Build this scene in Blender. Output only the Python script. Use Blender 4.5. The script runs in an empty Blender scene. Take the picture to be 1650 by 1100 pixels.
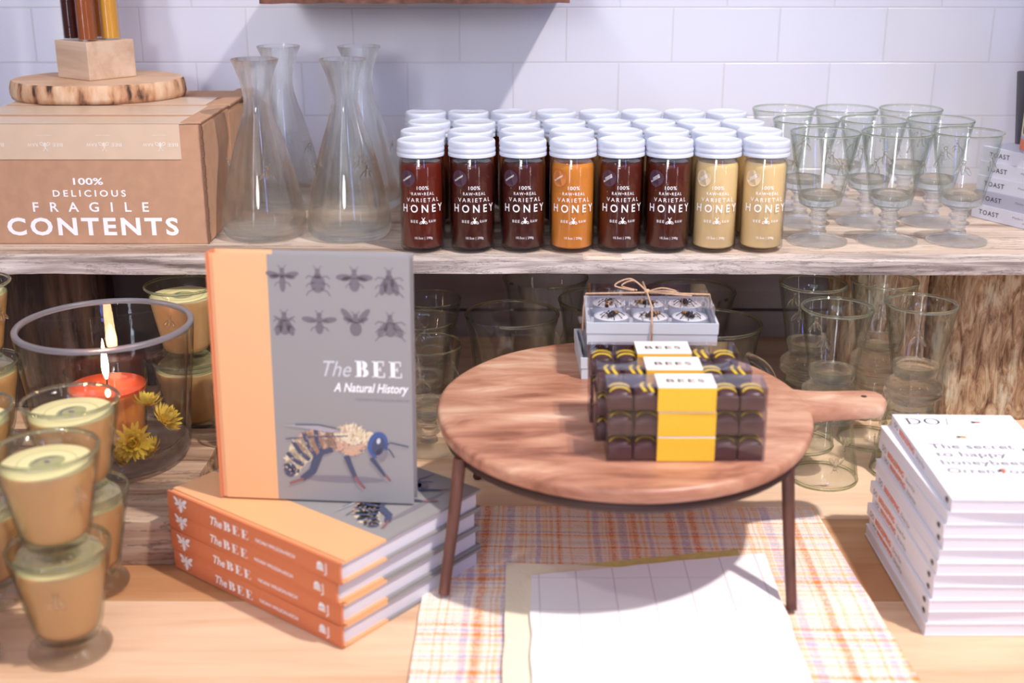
import bpy, bmesh, math, random
from mathutils import Vector, Matrix, noise, Euler
PI = math.pi
random.seed(7)
S = bpy.context.scene
COL = S.collection

# ---------------------------------------------------------------- camera
TH = 0.60                                    # lens height above the table top
cam_d = bpy.data.cameras.new('camera')
cam = bpy.data.objects.new('camera', cam_d); COL.objects.link(cam)
cam.location = (0, 0, TH)
cam.rotation_euler = (math.radians(90 - 18.5), 0, 0)
cam_d.sensor_width = 36.0
cam_d.lens = 2000 / 1650 * 36.0
cam_d.clip_start = 0.05
cam_d.dof.use_dof = True
cam_d.dof.focus_distance = 1.47
cam_d.dof.aperture_fstop = 4.2
S.camera = cam

# ---------------------------------------------------------------- world, lamps, exposure
W = bpy.data.worlds.new('shop_light'); S.world = W
W.use_nodes = True
bg = W.node_tree.nodes['Background']
# the rest of the shop as light: pale ceiling, darker floor, and bright patches added for lamp and window reflections in the glass
_N, _L = W.node_tree.nodes, W.node_tree.links
_tc = _N.new('ShaderNodeTexCoord'); _sp = _N.new('ShaderNodeSeparateXYZ'); _L.new(_tc.outputs['Generated'], _sp.inputs[0])
_r = _N.new('ShaderNodeValToRGB'); _e = _r.color_ramp.elements
_e[0].position = 0.0; _e[0].color = (0.22, 0.19, 0.18, 1); _e[1].position = 1.0; _e[1].color = (0.78, 0.77, 0.84, 1)
_x = _e.new(.40); _x.color = (0.26, 0.24, 0.25, 1)
_x = _e.new(.62); _x.color = (0.50, 0.49, 0.53, 1)
_mr = _N.new('ShaderNodeMath'); _mr.operation = 'MULTIPLY_ADD'; _mr.inputs[1].default_value = .5; _mr.inputs[2].default_value = .5
_L.new(_sp.outputs[2], _mr.inputs[0]); _L.new(_mr.outputs[0], _r.inputs[0])
_prev = _r.outputs[0]
for _d, _ang, _c in (((-.55, -.60, .60), 7, (2.2, 2.6, 4.2)), *(((-.30, -.90, _z), 2.4, (16, 17, 20)) for _z in (-.14, -.06, .02, .10, .18, .26, .34, .42)),
                     *(((.32, -.85, _z), 1.9, (6, 9, 30)) for _z in (.08, .14, .20, .26, .32)), *(((.60, -.75, _z), 1.8, (14, 13, 13)) for _z in (-.10, -.04, .02, .08)),
                     ((-.2, -.35, .9), 2.2, (26, 24, 22)), ((.25, -.30, .9), 2.2, (26, 24, 22)), ((.62, -.2, .75), 2.2, (22, 20, 18)),
                     ((-.65, -.1, .75), 2.2, (22, 20, 18)), ((0, .25, .97), 2.2, (30, 27, 25)), ((-.9, .1, .4), 3, (10, 9, 9)), ((.95, .1, .3), 3, (9, 8, 8))):
    _v = Vector(_d).normalized()
    _dp = _N.new('ShaderNodeVectorMath'); _dp.operation = 'DOT_PRODUCT'; _dp.inputs[1].default_value = _v
    _L.new(_tc.outputs['Generated'], _dp.inputs[0])
    _g = _N.new('ShaderNodeMath'); _g.operation = 'GREATER_THAN'; _g.inputs[1].default_value = math.cos(math.radians(_ang))
    _L.new(_dp.outputs['Value'], _g.inputs[0])
    _m = _N.new('ShaderNodeVectorMath'); _m.operation = 'SCALE'; _m.inputs[0].default_value = _c
    _L.new(_g.outputs[0], _m.inputs['Scale'])
    _a = _N.new('ShaderNodeVectorMath'); _a.operation = 'ADD'
    _L.new(_prev, _a.inputs[0]); _L.new(_m.outputs[0], _a.inputs[1]); _prev = _a.outputs[0]
_L.new(_prev, bg.inputs[0])
bg.inputs[1].default_value = 0.42
S.view_settings.view_transform = 'Standard'
S.view_settings.look = 'None'
S.view_settings.gamma = 1
S.view_settings.use_curve_mapping = False
S.view_settings.exposure = 0.15
S.cycles.transparent_max_bounces = 32


def area(name, loc, target, size, power, color, sy=None):
    d = bpy.data.lights.new(name, 'AREA')
    d.shape = 'RECTANGLE' if sy else 'DISK'
    d.size = size
    if sy: d.size_y = sy
    d.energy = power; d.color = color
    o = bpy.data.objects.new(name, d); COL.objects.link(o)
    o.location = loc
    o.rotation_euler = (Vector(target) - Vector(loc)).to_track_quat('-Z', 'Y').to_euler()
    return o


def spot(name, loc, target, power, color, angle, radius, blend=0.8):
    d = bpy.data.lights.new(name, 'SPOT')
    d.energy = power; d.color = color; d.spot_size = math.radians(angle); d.spot_blend = blend
    d.shadow_soft_size = radius
    o = bpy.data.objects.new(name, d); COL.objects.link(o)
    o.location = loc
    o.rotation_euler = (Vector(target) - Vector(loc)).to_track_quat('-Z', 'Y').to_euler()
    return o


spot('track_spot_right', (1.02, 0.42, 2.25), (0.1, 1.15, 0.0), 215, (1.0, 0.93, 0.87), 56, 0.05)
spot('track_spot_left', (-1.15, 0.15, 2.2), (-0.1, 1.3, 0.1), 20, (1.0, 0.94, 0.90), 75, 0.06)
spot('wall_fill_spot', (-0.55, -1.5, 1.02), (0.0, 1.85, 0.52), 105, (0.97, 0.96, 1.0), 27, 0.25, 0.8)  # unseen fill spot added to lighten the plank's shadow on the wall
area('shop_window', (-0.5, -1.6, 1.9), (0, 1.5, 0.2), 1.6, 14, (0.80, 0.87, 1.0), 1.1)
area('blue_reflection_area', (0.55, -0.9, 1.7), (0.3, 1.5, 0.2), 0.22, 5, (0.35, 0.45, 1.0), 0.5)  # unseen blue area light added for the blue reflections in the glasses


# ---------------------------------------------------------------- materials
def srgb(r, g, b):
    def f(c):
        c /= 255.0
        return c / 12.92 if c <= 0.04045 else ((c + 0.055) / 1.055) ** 2.4
    return (f(r), f(g), f(b), 1.0)


def base_mat(name):
    m = bpy.data.materials.new(name); m.use_nodes = True
    nt = m.node_tree
    return m, nt, nt.nodes['Principled BSDF']


def pm(name, rgb, rough=0.5, metal=0.0, coat=0.0, sss=0.0, trans=0.0, spec=0.5, sssr=(1, .5, .2), scale=0.01,
       var=0.0, vscale=20, bump=0.0):
    m, nt, b = base_mat(name)
    c = srgb(*rgb)
    b.inputs['Base Color'].default_value = c
    b.inputs['Roughness'].default_value = rough
    b.inputs['Metallic'].default_value = metal
    b.inputs['Coat Weight'].default_value = coat
    b.inputs['Specular IOR Level'].default_value = spec
    b.inputs['Transmission Weight'].default_value = trans
    if sss:
        b.inputs['Subsurface Weight'].default_value = sss
        b.inputs['Subsurface Radius'].default_value = sssr
        b.inputs['Subsurface Scale'].default_value = scale
    if var or bump:
        tc = nt.nodes.new('ShaderNodeTexCoord')
        n = nt.nodes.new('ShaderNodeTexNoise'); n.inputs['Scale'].default_value = vscale
        n.inputs['Detail'].default_value = 5
        nt.links.new(tc.outputs['Object'], n.inputs['Vector'])
        if var:
            r = nt.nodes.new('ShaderNodeValToRGB')
            r.color_ramp.elements[0].position = .3; r.color_ramp.elements[1].position = .7
            r.color_ramp.elements[0].color = tuple(x * (1 - var) for x in c[:3]) + (1,)
            r.color_ramp.elements[1].color = tuple(min(1, x * (1 + var)) for x in c[:3]) + (1,)
            nt.links.new(n.outputs[0], r.inputs[0]); nt.links.new(r.outputs[0], b.inputs['Base Color'])
        if bump:
            bp = nt.nodes.new('ShaderNodeBump'); bp.inputs['Strength'].default_value = bump
            bp.inputs['Distance'].default_value = 0.002
            nt.links.new(n.outputs[0], bp.inputs['Height']); nt.links.new(bp.outputs[0], b.inputs['Normal'])
    return m


def wood(name, cols, axis='x', grain=60, stretch=0.04, rough=0.6, knots=False, bump=0.3, distort=0.6, big=2.2, cracks=0):
    """streaky wood: noise squeezed along the grain axis, several colours in the ramp"""
    m, nt, b = base_mat(name)
    N, L = nt.nodes, nt.links
    tc = N.new('ShaderNodeTexCoord')
    mp = N.new('ShaderNodeMapping')
    sc = {'x': (stretch, 1, 1), 'y': (1, stretch, 1), 'z': (1, 1, stretch)}[axis]
    mp.inputs['Scale'].default_value = sc
    L.new(tc.outputs['Object'], mp.inputs['Vector'])
    n1 = N.new('ShaderNodeTexNoise'); n1.inputs['Scale'].default_value = grain
    n1.inputs['Detail'].default_value = 8; n1.inputs['Roughness'].default_value = 0.65
    n1.inputs['Distortion'].default_value = distort
    L.new(mp.outputs[0], n1.inputs['Vector'])
    n2 = N.new('ShaderNodeTexNoise'); n2.inputs['Scale'].default_value = grain * 0.16
    n2.inputs['Detail'].default_value = 4; n2.inputs['Distortion'].default_value = big
    L.new(mp.outputs[0], n2.inputs['Vector'])
    mx = N.new('ShaderNodeMath'); mx.operation = 'ADD'
    h1 = N.new('ShaderNodeMath'); h1.operation = 'MULTIPLY'; h1.inputs[1].default_value = 0.45
    h2 = N.new('ShaderNodeMath'); h2.operation = 'MULTIPLY'; h2.inputs[1].default_value = 0.55
    L.new(n1.outputs[0], h1.inputs[0]); L.new(n2.outputs[0], h2.inputs[0])
    L.new(h1.outputs[0], mx.inputs[0]); L.new(h2.outputs[0], mx.inputs[1])
    r = N.new('ShaderNodeValToRGB')
    el = r.color_ramp.elements
    k = len(cols)
    el[0].position = 0.37; el[0].color = srgb(*cols[0])
    el[1].position = 0.63; el[1].color = srgb(*cols[-1])
    for i in range(1, k - 1):
        e = el.new(0.37 + 0.26 * i / (k - 1)); e.color = srgb(*cols[i])
    L.new(mx.outputs[0], r.inputs[0])
    out = r.outputs[0]
    if knots:
        v = N.new('ShaderNodeTexVoronoi'); v.inputs['Scale'].default_value = 4.2
        mp2 = N.new('ShaderNodeMapping')
        mp2.inputs['Scale'].default_value = {'x': (0.6, 1, 1), 'y': (1, 0.6, 1), 'z': (1, 1, 0.6)}[axis]
        L.new(tc.outputs['Object'], mp2.inputs['Vector']); L.new(mp2.outputs[0], v.inputs['Vector'])
        kr = N.new('ShaderNodeValToRGB')
        kr.color_ramp.elements[0].position = 0.035; kr.color_ramp.elements[0].color = (1, 1, 1, 1)
        kr.color_ramp.elements[1].position = 0.10; kr.color_ramp.elements[1].color = (0, 0, 0, 1)
        L.new(v.outputs['Distance'], kr.inputs[0])
        mc = N.new('ShaderNodeMix'); mc.data_type = 'RGBA'
        h = N.new('ShaderNodeMath'); h.operation = 'MULTIPLY'; h.inputs[1].default_value = 0.55
        L.new(kr.outputs[0], h.inputs[0]); L.new(h.outputs[0], mc.inputs[0])
        L.new(out, mc.inputs[6]); mc.inputs[7].default_value = srgb(150, 95, 55)
        out = mc.outputs[2]
    if cracks:
        n3 = N.new('ShaderNodeTexNoise'); n3.inputs['Scale'].default_value = cracks
        n3.inputs['Detail'].default_value = 9; n3.inputs['Roughness'].default_value = .7; n3.inputs['Distortion'].default_value = .2
        mp3 = N.new('ShaderNodeMapping'); mp3.inputs['Location'].default_value = (3, 5, 7)
        mp3.inputs['Scale'].default_value = {'x': (.13, 1, 1), 'y': (1, .13, 1), 'z': (1, 1, .13)}[axis]
        L.new(tc.outputs['Object'], mp3.inputs['Vector']); L.new(mp3.outputs[0], n3.inputs['Vector'])
        sb = N.new('ShaderNodeMath'); sb.operation = 'SUBTRACT'; sb.inputs[1].default_value = .5; L.new(n3.outputs[0], sb.inputs[0])
        ab = N.new('ShaderNodeMath'); ab.operation = 'ABSOLUTE'; L.new(sb.outputs[0], ab.inputs[0])
        cr = N.new('ShaderNodeValToRGB'); cr.color_ramp.elements[0].position = .004; cr.color_ramp.elements[0].color = (1, 1, 1, 1)
        cr.color_ramp.elements[1].position = .014; cr.color_ramp.elements[1].color = (0, 0, 0, 1); L.new(ab.outputs[0], cr.inputs[0])
        mc = N.new('ShaderNodeMix'); mc.data_type = 'RGBA'
        h = N.new('ShaderNodeMath'); h.operation = 'MULTIPLY'; h.inputs[1].default_value = .55
        L.new(cr.outputs[0], h.inputs[0]); L.new(h.outputs[0], mc.inputs[0]); L.new(out, mc.inputs[6])
        mc.inputs[7].default_value = tuple(x * .35 for x in srgb(*cols[0])[:3]) + (1,)
        out = mc.outputs[2]
    L.new(out, b.inputs['Base Color'])
    b.inputs['Roughness'].default_value = rough
    bp = N.new('ShaderNodeBump'); bp.inputs['Strength'].default_value = bump
    bp.inputs['Distance'].default_value = 0.002
    L.new(n1.outputs[0], bp.inputs['Height']); L.new(bp.outputs[0], b.inputs['Normal'])
    return m


def clear(name, tint=(0.988, 0.994, 0.990), edge=(0.66, 0.72, 0.66), ior=1.45, rough=0.0, blend=0.5):
    """thin-walled clear glass or acetate: passes light, reflects by Fresnel, greener where looked at edge-on"""
    m = bpy.data.materials.new(name); m.use_nodes = True
    nt = m.node_tree; N, L = nt.nodes, nt.links
    for n in list(N): N.remove(n)
    o = N.new('ShaderNodeOutputMaterial')
    t = N.new('ShaderNodeBsdfTransparent'); g = N.new('ShaderNodeBsdfGlossy')
    g.inputs['Roughness'].default_value = rough
    lw = N.new('ShaderNodeLayerWeight'); lw.inputs['Blend'].default_value = blend
    mc = N.new('ShaderNodeMix'); mc.data_type = 'RGBA'
    mc.inputs[6].default_value = tint + (1,); mc.inputs[7].default_value = edge + (1,)
    pw = N.new('ShaderNodeMath'); pw.operation = 'POWER'; pw.inputs[1].default_value = 2.5
    L.new(lw.outputs['Facing'], pw.inputs[0])
    L.new(pw.outputs[0], mc.inputs[0]); L.new(mc.outputs[2], t.inputs['Color'])
    f5 = N.new('ShaderNodeMath'); f5.operation = 'POWER'; f5.inputs[1].default_value = 5.0
    fr = N.new('ShaderNodeMath'); fr.operation = 'MULTIPLY_ADD'; fr.use_clamp = True
    fr.inputs[1].default_value = .85; fr.inputs[2].default_value = ((ior - 1) / (ior + 1)) ** 2
    L.new(lw.outputs['Facing'], f5.inputs[0]); L.new(f5.outputs[0], fr.inputs[0])
    ms = N.new('ShaderNodeMixShader')
    L.new(fr.outputs[0], ms.inputs[0]); L.new(t.outputs[0], ms.inputs[1]); L.new(g.outputs[0], ms.inputs[2])
    L.new(ms.outputs[0], o.inputs['Surface'])
    return m


def refr(name, col=(0.995, 1.0, 0.993), ior=1.45, thru=.42):
    m = bpy.data.materials.new(name); m.use_nodes = True
    nt = m.node_tree; N, L = nt.nodes, nt.links
    for n in list(N): N.remove(n)
    o = N.new('ShaderNodeOutputMaterial')
    g = N.new('ShaderNodeBsdfGlass'); g.inputs['Color'].default_value = col + (1,)
    g.inputs['IOR'].default_value = ior; g.inputs['Roughness'].default_value = 0.0
    t = N.new('ShaderNodeBsdfTransparent'); t.inputs['Color'].default_value = col + (1,)
    ms = N.new('ShaderNodeMixShader'); ms.inputs[0].default_value = thru
    L.new(g.outputs[0], ms.inputs[1]); L.new(t.outputs[0], ms.inputs[2])
    L.new(ms.outputs[0], o.inputs['Surface'])
    return m


M = {}
M['glass'] = clear('thin_clear_glass')
M['solid_glass'] = refr('thick_clear_glass')
M['empty_glass'] = refr('blown_clear_glass', (.99, .998, .99), 1.45, .45)
M['rim_glass'] = refr('greenish_rim_glass', (.94, .97, .90), 1.45, .20)
M['jar_glass'] = clear('jar_glass', (0.98, 0.98, 0.98), (0.82, 0.82, 0.82))
M['hurricane'] = clear('hurricane_glass', (0.985, 0.98, 0.985), (0.66, 0.64, 0.70))
M['cut_rim'] = pm('polished_cut_rim', (196, 194, 204), .3, trans=.78)
M['acetate'] = clear('acetate', (0.96, 0.95, 0.975), (0.80, 0.78, 0.84), 1.5, 0.03)
M['lid'] = pm('white_enamel_lid', (206, 211, 226), 0.28, spec=.6)
M['white_ink'] = pm('white_ink', (250, 248, 250), 0.5)
M['wax'] = pm('honey_wax', (208, 160, 108), 0.35, sss=0.35, sssr=(1, .55, .25), scale=.012, var=.06, vscale=9)
M['wax_top'] = pm('pale_wax_top', (236, 222, 164), 0.45, sss=.2, scale=.006)
M['wax_print'] = pm('grey_green_print', (168, 164, 118), 0.6)
M['wax_lit'] = pm('lit_orange_wax', (245, 152, 70), 0.35, sss=.4, scale=.015)
M['wax_pool'] = pm('melted_red_wax', (232, 88, 48), 0.08, coat=.6, sss=.2, scale=.01)
M['orange_spine'] = pm('shaded_orange_spine', (216, 126, 84), 0.55, var=.03, vscale=300)  # the cover's orange, darkened for the weaker light on the spine
M['orange_cover'] = pm('peach_orange_cover', (236, 178, 128), 0.45)
M['grey_cover'] = pm('grey_cover', (150, 146, 146), 0.42)
M['grey_ink'] = pm('dark_grey_ink', (112, 104, 112), 0.5)
M['mid_ink'] = pm('mid_grey_ink', (128, 122, 130), 0.5)
M['pale_ink'] = pm('pale_grey_ink', (205, 205, 212), 0.5)
M['grey_soft'] = pm('smoky_wing_ink', (166, 162, 168), 0.5)
M['black_ink'] = pm('black_ink', (48, 44, 52), 0.5)
M['orange_ink'] = pm('orange_ink', (238, 118, 66), 0.5)
M['cream_ink'] = pm('cream_ink', (250, 238, 214), 0.5)
M['soft_ink'] = pm('soft_grey_ink', (188, 186, 198), 0.5)
M['paper_white'] = pm('white_card_cover', (240, 238, 246), 0.45)
M['toast_grey'] = pm('pale_grey_card', (222, 222, 234), 0.5)
M['toast_dark'] = pm('mid_grey_card', (184, 184, 202), 0.5)


def pages_mat(name, c1, c2):
    m, nt, b = base_mat(name)
    N, L = nt.nodes, nt.links
    tc = N.new('ShaderNodeTexCoord'); sp = N.new('ShaderNodeSeparateXYZ')
    L.new(tc.outputs['Object'], sp.inputs[0])
    n = N.new('ShaderNodeTexNoise'); n.noise_dimensions = '1D'; n.inputs['Scale'].default_value = 2500
    L.new(sp.outputs[2], n.inputs['W'])
    r = N.new('ShaderNodeValToRGB'); r.color_ramp.elements[0].color = srgb(*c1); r.color_ramp.elements[1].color = srgb(*c2)
    r.color_ramp.elements[0].position = .35; r.color_ramp.elements[1].position = .65
    L.new(n.outputs[0], r.inputs[0]); L.new(r.outputs[0], b.inputs['Base Color'])
    b.inputs['Roughness'].default_value = .8
    return m


M['pages'] = pages_mat('page_edges', (196, 192, 204), (232, 229, 238))
M['pages_white'] = pages_mat('white_page_edges', (226, 224, 236), (246, 245, 250))
M['kraft'] = pm('kraft_cardboard', (190, 146, 116), 0.8, var=.07, vscale=60)
M['kraft_edge'] = pm('torn_cardboard_edge', (128, 92, 70), 0.9)
M['tape'] = pm('printed_paper_tape', (214, 186, 160), 0.35, var=.04, vscale=40)
M['tape_ink'] = pm('tape_ink', (238, 226, 212), 0.5)
M['pine'] = wood('pine_table', [(208, 164, 128), (228, 190, 156), (236, 202, 170), (242, 214, 186)], 'x', 34, .07, .55, True, .12)
M['pine_shaded'] = wood('pine_table_shaded', [(186, 132, 88), (208, 160, 114), (224, 182, 138)], 'x', 34, .07, .55, True, .12)  # pine with the shadow of the white books put into its colour
M['shelf_wood'] = wood('weathered_shelf', [(150, 124, 108), (186, 164, 148), (212, 192, 176), (228, 212, 198)], 'x', 60, .06, .75, False, .6, cracks=26)
M['shelf_edge'] = wood('grey_shelf_edge', [(110, 96, 92), (168, 154, 148), (206, 192, 186), (226, 214, 208)], 'x', 110, .07, .85, False, 1.0, cracks=70)
M['beam'] = wood('old_barn_beam', [(92, 66, 52), (150, 116, 92), (184, 152, 126), (206, 180, 154)], 'x', 70, .06, .8, False, .7, cracks=30)
M['log_dark'] = wood('dark_trunk', [(52, 38, 32), (92, 68, 54), (120, 92, 72), (150, 122, 98)], 'z', 46, .08, .85, False, .8, cracks=22)
M['cherry'] = wood('cherry_board', [(134, 82, 62), (182, 126, 100), (206, 156, 128), (232, 198, 170)], 'x', 26, .28, .38, False, .06, 1.6, 3.0)
M['slice'] = wood('slice_face', [(196, 150, 116), (218, 178, 144), (230, 196, 166)], 'x', 30, .5, .6, False, .2)
M['block'] = wood('pale_block', [(202, 168, 140), (222, 192, 164), (232, 206, 182)], 'y', 50, .1, .55, False, .15)
M['walnut_leg'] = wood('brown_leg', [(74, 44, 34), (104, 64, 50), (132, 86, 68)], 'z', 80, .1, .5, False, .2)
M['back_board'] = wood('grey_back_board', [(128, 112, 114), (150, 133, 133), (168, 152, 150)], 'x', 18, .08, .75, False, .2)
M['iron'] = pm('dark_iron_ring', (70, 48, 42), .5, .3)
M['dark_void'] = pm('dark_shade_fill', (58, 46, 42), .7, var=.15, vscale=20)  # dark colour standing in for the shade in recesses


def bark(name, axis_z=12.0):
    m, nt, b = base_mat(name)
    N, L = nt.nodes, nt.links
    tc = N.new('ShaderNodeTexCoord')
    mp = N.new('ShaderNodeMapping'); mp.inputs['Scale'].default_value = (1.5, 1, .34)
    L.new(tc.outputs['Object'], mp.inputs['Vector'])
    n = N.new('ShaderNodeTexNoise'); n.inputs['Scale'].default_value = axis_z * 6; n.inputs['Detail'].default_value = 13; n.inputs['Roughness'].default_value = .68
    n.inputs['Distortion'].default_value = 1.0
    L.new(mp.outputs[0], n.inputs['Vector'])
    r = N.new('ShaderNodeValToRGB'); e = r.color_ramp.elements
    e[0].position = .30; e[0].color = srgb(96, 70, 52)
    e[1].position = .68; e[1].color = srgb(222, 204, 174)
    x = e.new(.43); x.color = srgb(168, 130, 98)
    x = e.new(.54); x.color = srgb(198, 164, 126)
    L.new(n.outputs[0], r.inputs[0])
    n2 = N.new('ShaderNodeTexNoise'); n2.inputs['Scale'].default_value = 14; n2.inputs['Detail'].default_value = 8
    n2.inputs['Roughness'].default_value = .75
    mp2 = N.new('ShaderNodeMapping'); mp2.inputs['Scale'].default_value = (1.4, 1, .5)
    L.new(tc.outputs['Object'], mp2.inputs['Vector']); L.new(mp2.outputs[0], n2.inputs['Vector'])
    r2 = N.new('ShaderNodeValToRGB'); r2.color_ramp.elements[0].position = .52; r2.color_ramp.elements[1].position = .60
    L.new(n2.outputs[0], r2.inputs[0])
    mc = N.new('ShaderNodeMix'); mc.data_type = 'RGBA'
    L.new(r2.outputs[0], mc.inputs[0]); L.new(r.outputs[0], mc.inputs[6]); mc.inputs[7].default_value = srgb(222, 210, 180)
    mm = N.new('ShaderNodeMix'); mm.data_type = 'RGBA'; mm.blend_type = 'MULTIPLY'; mm.inputs[0].default_value = .45
    L.new(mc.outputs[2], mm.inputs[6])
    r3 = N.new('ShaderNodeValToRGB'); r3.color_ramp.elements[0].position = .36; r3.color_ramp.elements[1].position = .55
    r3.color_ramp.elements[0].color = (.35, .28, .22, 1)
    L.new(n.outputs[0], r3.inputs[0]); L.new(r3.outputs[0], mm.inputs[7])
    L.new(mm.outputs[2], b.inputs['Base Color'])
    b.inputs['Roughness'].default_value = .85
    bp = N.new('ShaderNodeBump'); bp.inputs['Strength'].default_value = 1; bp.inputs['Distance'].default_value = .006
    L.new(n.outputs[0], bp.inputs['Height']); L.new(bp.outputs[0], b.inputs['Normal'])
    return m


M['bark'] = bark('split_log_bark')


def slice_bark(name):
    m, nt, b = base_mat(name)
    N, L = nt.nodes, nt.links
    tc = N.new('ShaderNodeTexCoord')
    mp = N.new('ShaderNodeMapping'); mp.inputs['Scale'].default_value = (1, 1, .3)
    L.new(tc.outputs['Object'], mp.inputs['Vector'])
    n = N.new('ShaderNodeTexNoise'); n.inputs['Scale'].default_value = 55; n.inputs['Detail'].default_value = 5
    L.new(mp.outputs[0], n.inputs['Vector'])
    r = N.new('ShaderNodeValToRGB'); e = r.color_ramp.elements
    e[0].position = .34; e[0].color = srgb(70, 48, 40)
    e[1].position = .62; e[1].color = srgb(226, 196, 164)
    x = e.new(.41); x.color = srgb(186, 136, 100)
    x = e.new(.50); x.color = srgb(216, 172, 134)
    L.new(n.outputs[0], r.inputs[0]); L.new(r.outputs[0], b.inputs['Base Color'])
    b.inputs['Roughness'].default_value = .8
    bp = N.new('ShaderNodeBump'); bp.inputs['Strength'].default_value = .8; bp.inputs['Distance'].default_value = .003
    L.new(n.outputs[0], bp.inputs['Height']); L.new(bp.outputs[0], b.inputs['Normal'])
    return m


M['slice_bark'] = slice_bark('papery_bark')
M['plank_bark'] = pm('reddish_bark', (104, 66, 54), .85, var=.5, vscale=60, bump=1)


def tile_mat():
    m, nt, b = base_mat('white_subway_tile')
    N, L = nt.nodes, nt.links
    tc = N.new('ShaderNodeTexCoord')
    n0 = N.new('ShaderNodeTexBrick')
    n0.offset = 0.5; n0.squash = 1.0
    n0.inputs['Scale'].default_value = 1.0
    n0.inputs['Brick Width'].default_value = 0.1545
    n0.inputs['Row Height'].default_value = 0.0777
    n0.inputs['Mortar Size'].default_value = 0.0014
    n0.inputs['Mortar Smooth'].default_value = 0.6
    n0.inputs['Color1'].default_value = srgb(222, 221, 232)
    n0.inputs['Color2'].default_value = srgb(218, 217, 229)
    n0.inputs['Mortar'].default_value = srgb(212, 210, 217)
    L.new(tc.outputs['Object'], n0.inputs['Vector'])
    L.new(n0.outputs['Color'], b.inputs['Base Color'])
    b.inputs['Roughness'].default_value = .16
    b.inputs['Specular IOR Level'].default_value = .4
    nb = N.new('ShaderNodeTexNoise'); nb.inputs['Scale'].default_value = 9
    L.new(tc.outputs['Object'], nb.inputs['Vector'])
    h = N.new('ShaderNodeMath'); h.operation = 'MULTIPLY'; h.inputs[1].default_value = .25
    L.new(nb.outputs[0], h.inputs[0])
    s = N.new('ShaderNodeMath'); s.operation = 'SUBTRACT'
    L.new(h.outputs[0], s.inputs[0]); L.new(n0.outputs['Fac'], s.inputs[1])
    bp = N.new('ShaderNodeBump'); bp.inputs['Strength'].default_value = .5; bp.inputs['Distance'].default_value = .0012
    L.new(s.outputs[0], bp.inputs['Height']); L.new(bp.outputs[0], b.inputs['Normal'])
    return m


M['tile'] = tile_mat()


def plaid():
    m, nt, b = base_mat('orange_plaid_linen')
    N, L = nt.nodes, nt.links
    tc = N.new('ShaderNodeTexCoord'); sp = N.new('ShaderNodeSeparateXYZ')
    wob = N.new('ShaderNodeTexNoise'); wob.inputs['Scale'].default_value = 18
    L.new(tc.outputs['Object'], wob.inputs['Vector'])
    add = N.new('ShaderNodeVectorMath'); add.operation = 'MULTIPLY_ADD'
    add.inputs[1].default_value = (.006, .006, .006)
    L.new(wob.outputs['Color'], add.inputs[0]); L.new(tc.outputs['Object'], add.inputs[2])
    L.new(add.outputs[0], sp.inputs[0])
    outs = []
    for ax, sc, off in ((0, 78, 3.3), (1, 120, 9.1)):
        n = N.new('ShaderNodeTexNoise'); n.noise_dimensions = '1D'; n.inputs['Scale'].default_value = sc
        n.inputs['Detail'].default_value = 3
        a = N.new('ShaderNodeMath'); a.operation = 'ADD'; a.inputs[1].default_value = off
        L.new(sp.outputs[ax], a.inputs[0]); L.new(a.outputs[0], n.inputs['W'])
        r = N.new('ShaderNodeValToRGB'); e = r.color_ramp.elements
        e[0].position = .30; e[0].color = srgb(192, 178, 204)
        e[1].position = .72; e[1].color = srgb(232, 130, 72)
        for p, c in ((.38, (206, 192, 210)), (.44, (250, 238, 224)), (.52, (250, 236, 220)), (.56, (244, 172, 100)), (.61, (250, 226, 190)), (.65, (240, 150, 84))):
            x = e.new(p); x.color = srgb(*c)
        L.new(n.outputs[0], r.inputs[0]); outs.append(r.outputs[0])
    mc = N.new('ShaderNodeMix'); mc.data_type = 'RGBA'
    ck = N.new('ShaderNodeTexNoise'); ck.inputs['Scale'].default_value = 420
    L.new(tc.outputs['Object'], ck.inputs['Vector'])
    cr = N.new('ShaderNodeValToRGB'); cr.color_ramp.elements[0].position = .42; cr.color_ramp.elements[1].position = .58
    cr.color_ramp.elements[0].color = (.25, .25, .25, 1); cr.color_ramp.elements[1].color = (.75, .75, .75, 1)
    L.new(ck.outputs[0], cr.inputs[0]); L.new(cr.outputs[0], mc.inputs[0])
    L.new(outs[0], mc.inputs[6]); L.new(outs[1], mc.inputs[7])
    L.new(mc.outputs[2], b.inputs['Base Color'])
    b.inputs['Roughness'].default_value = .9
    bp = N.new('ShaderNodeBump'); bp.inputs['Strength'].default_value = .5; bp.inputs['Distance'].default_value = .001
    L.new(ck.outputs[0], bp.inputs['Height']); L.new(bp.outputs[0], b.inputs['Normal'])
    return m


M['plaid'] = plaid()


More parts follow.
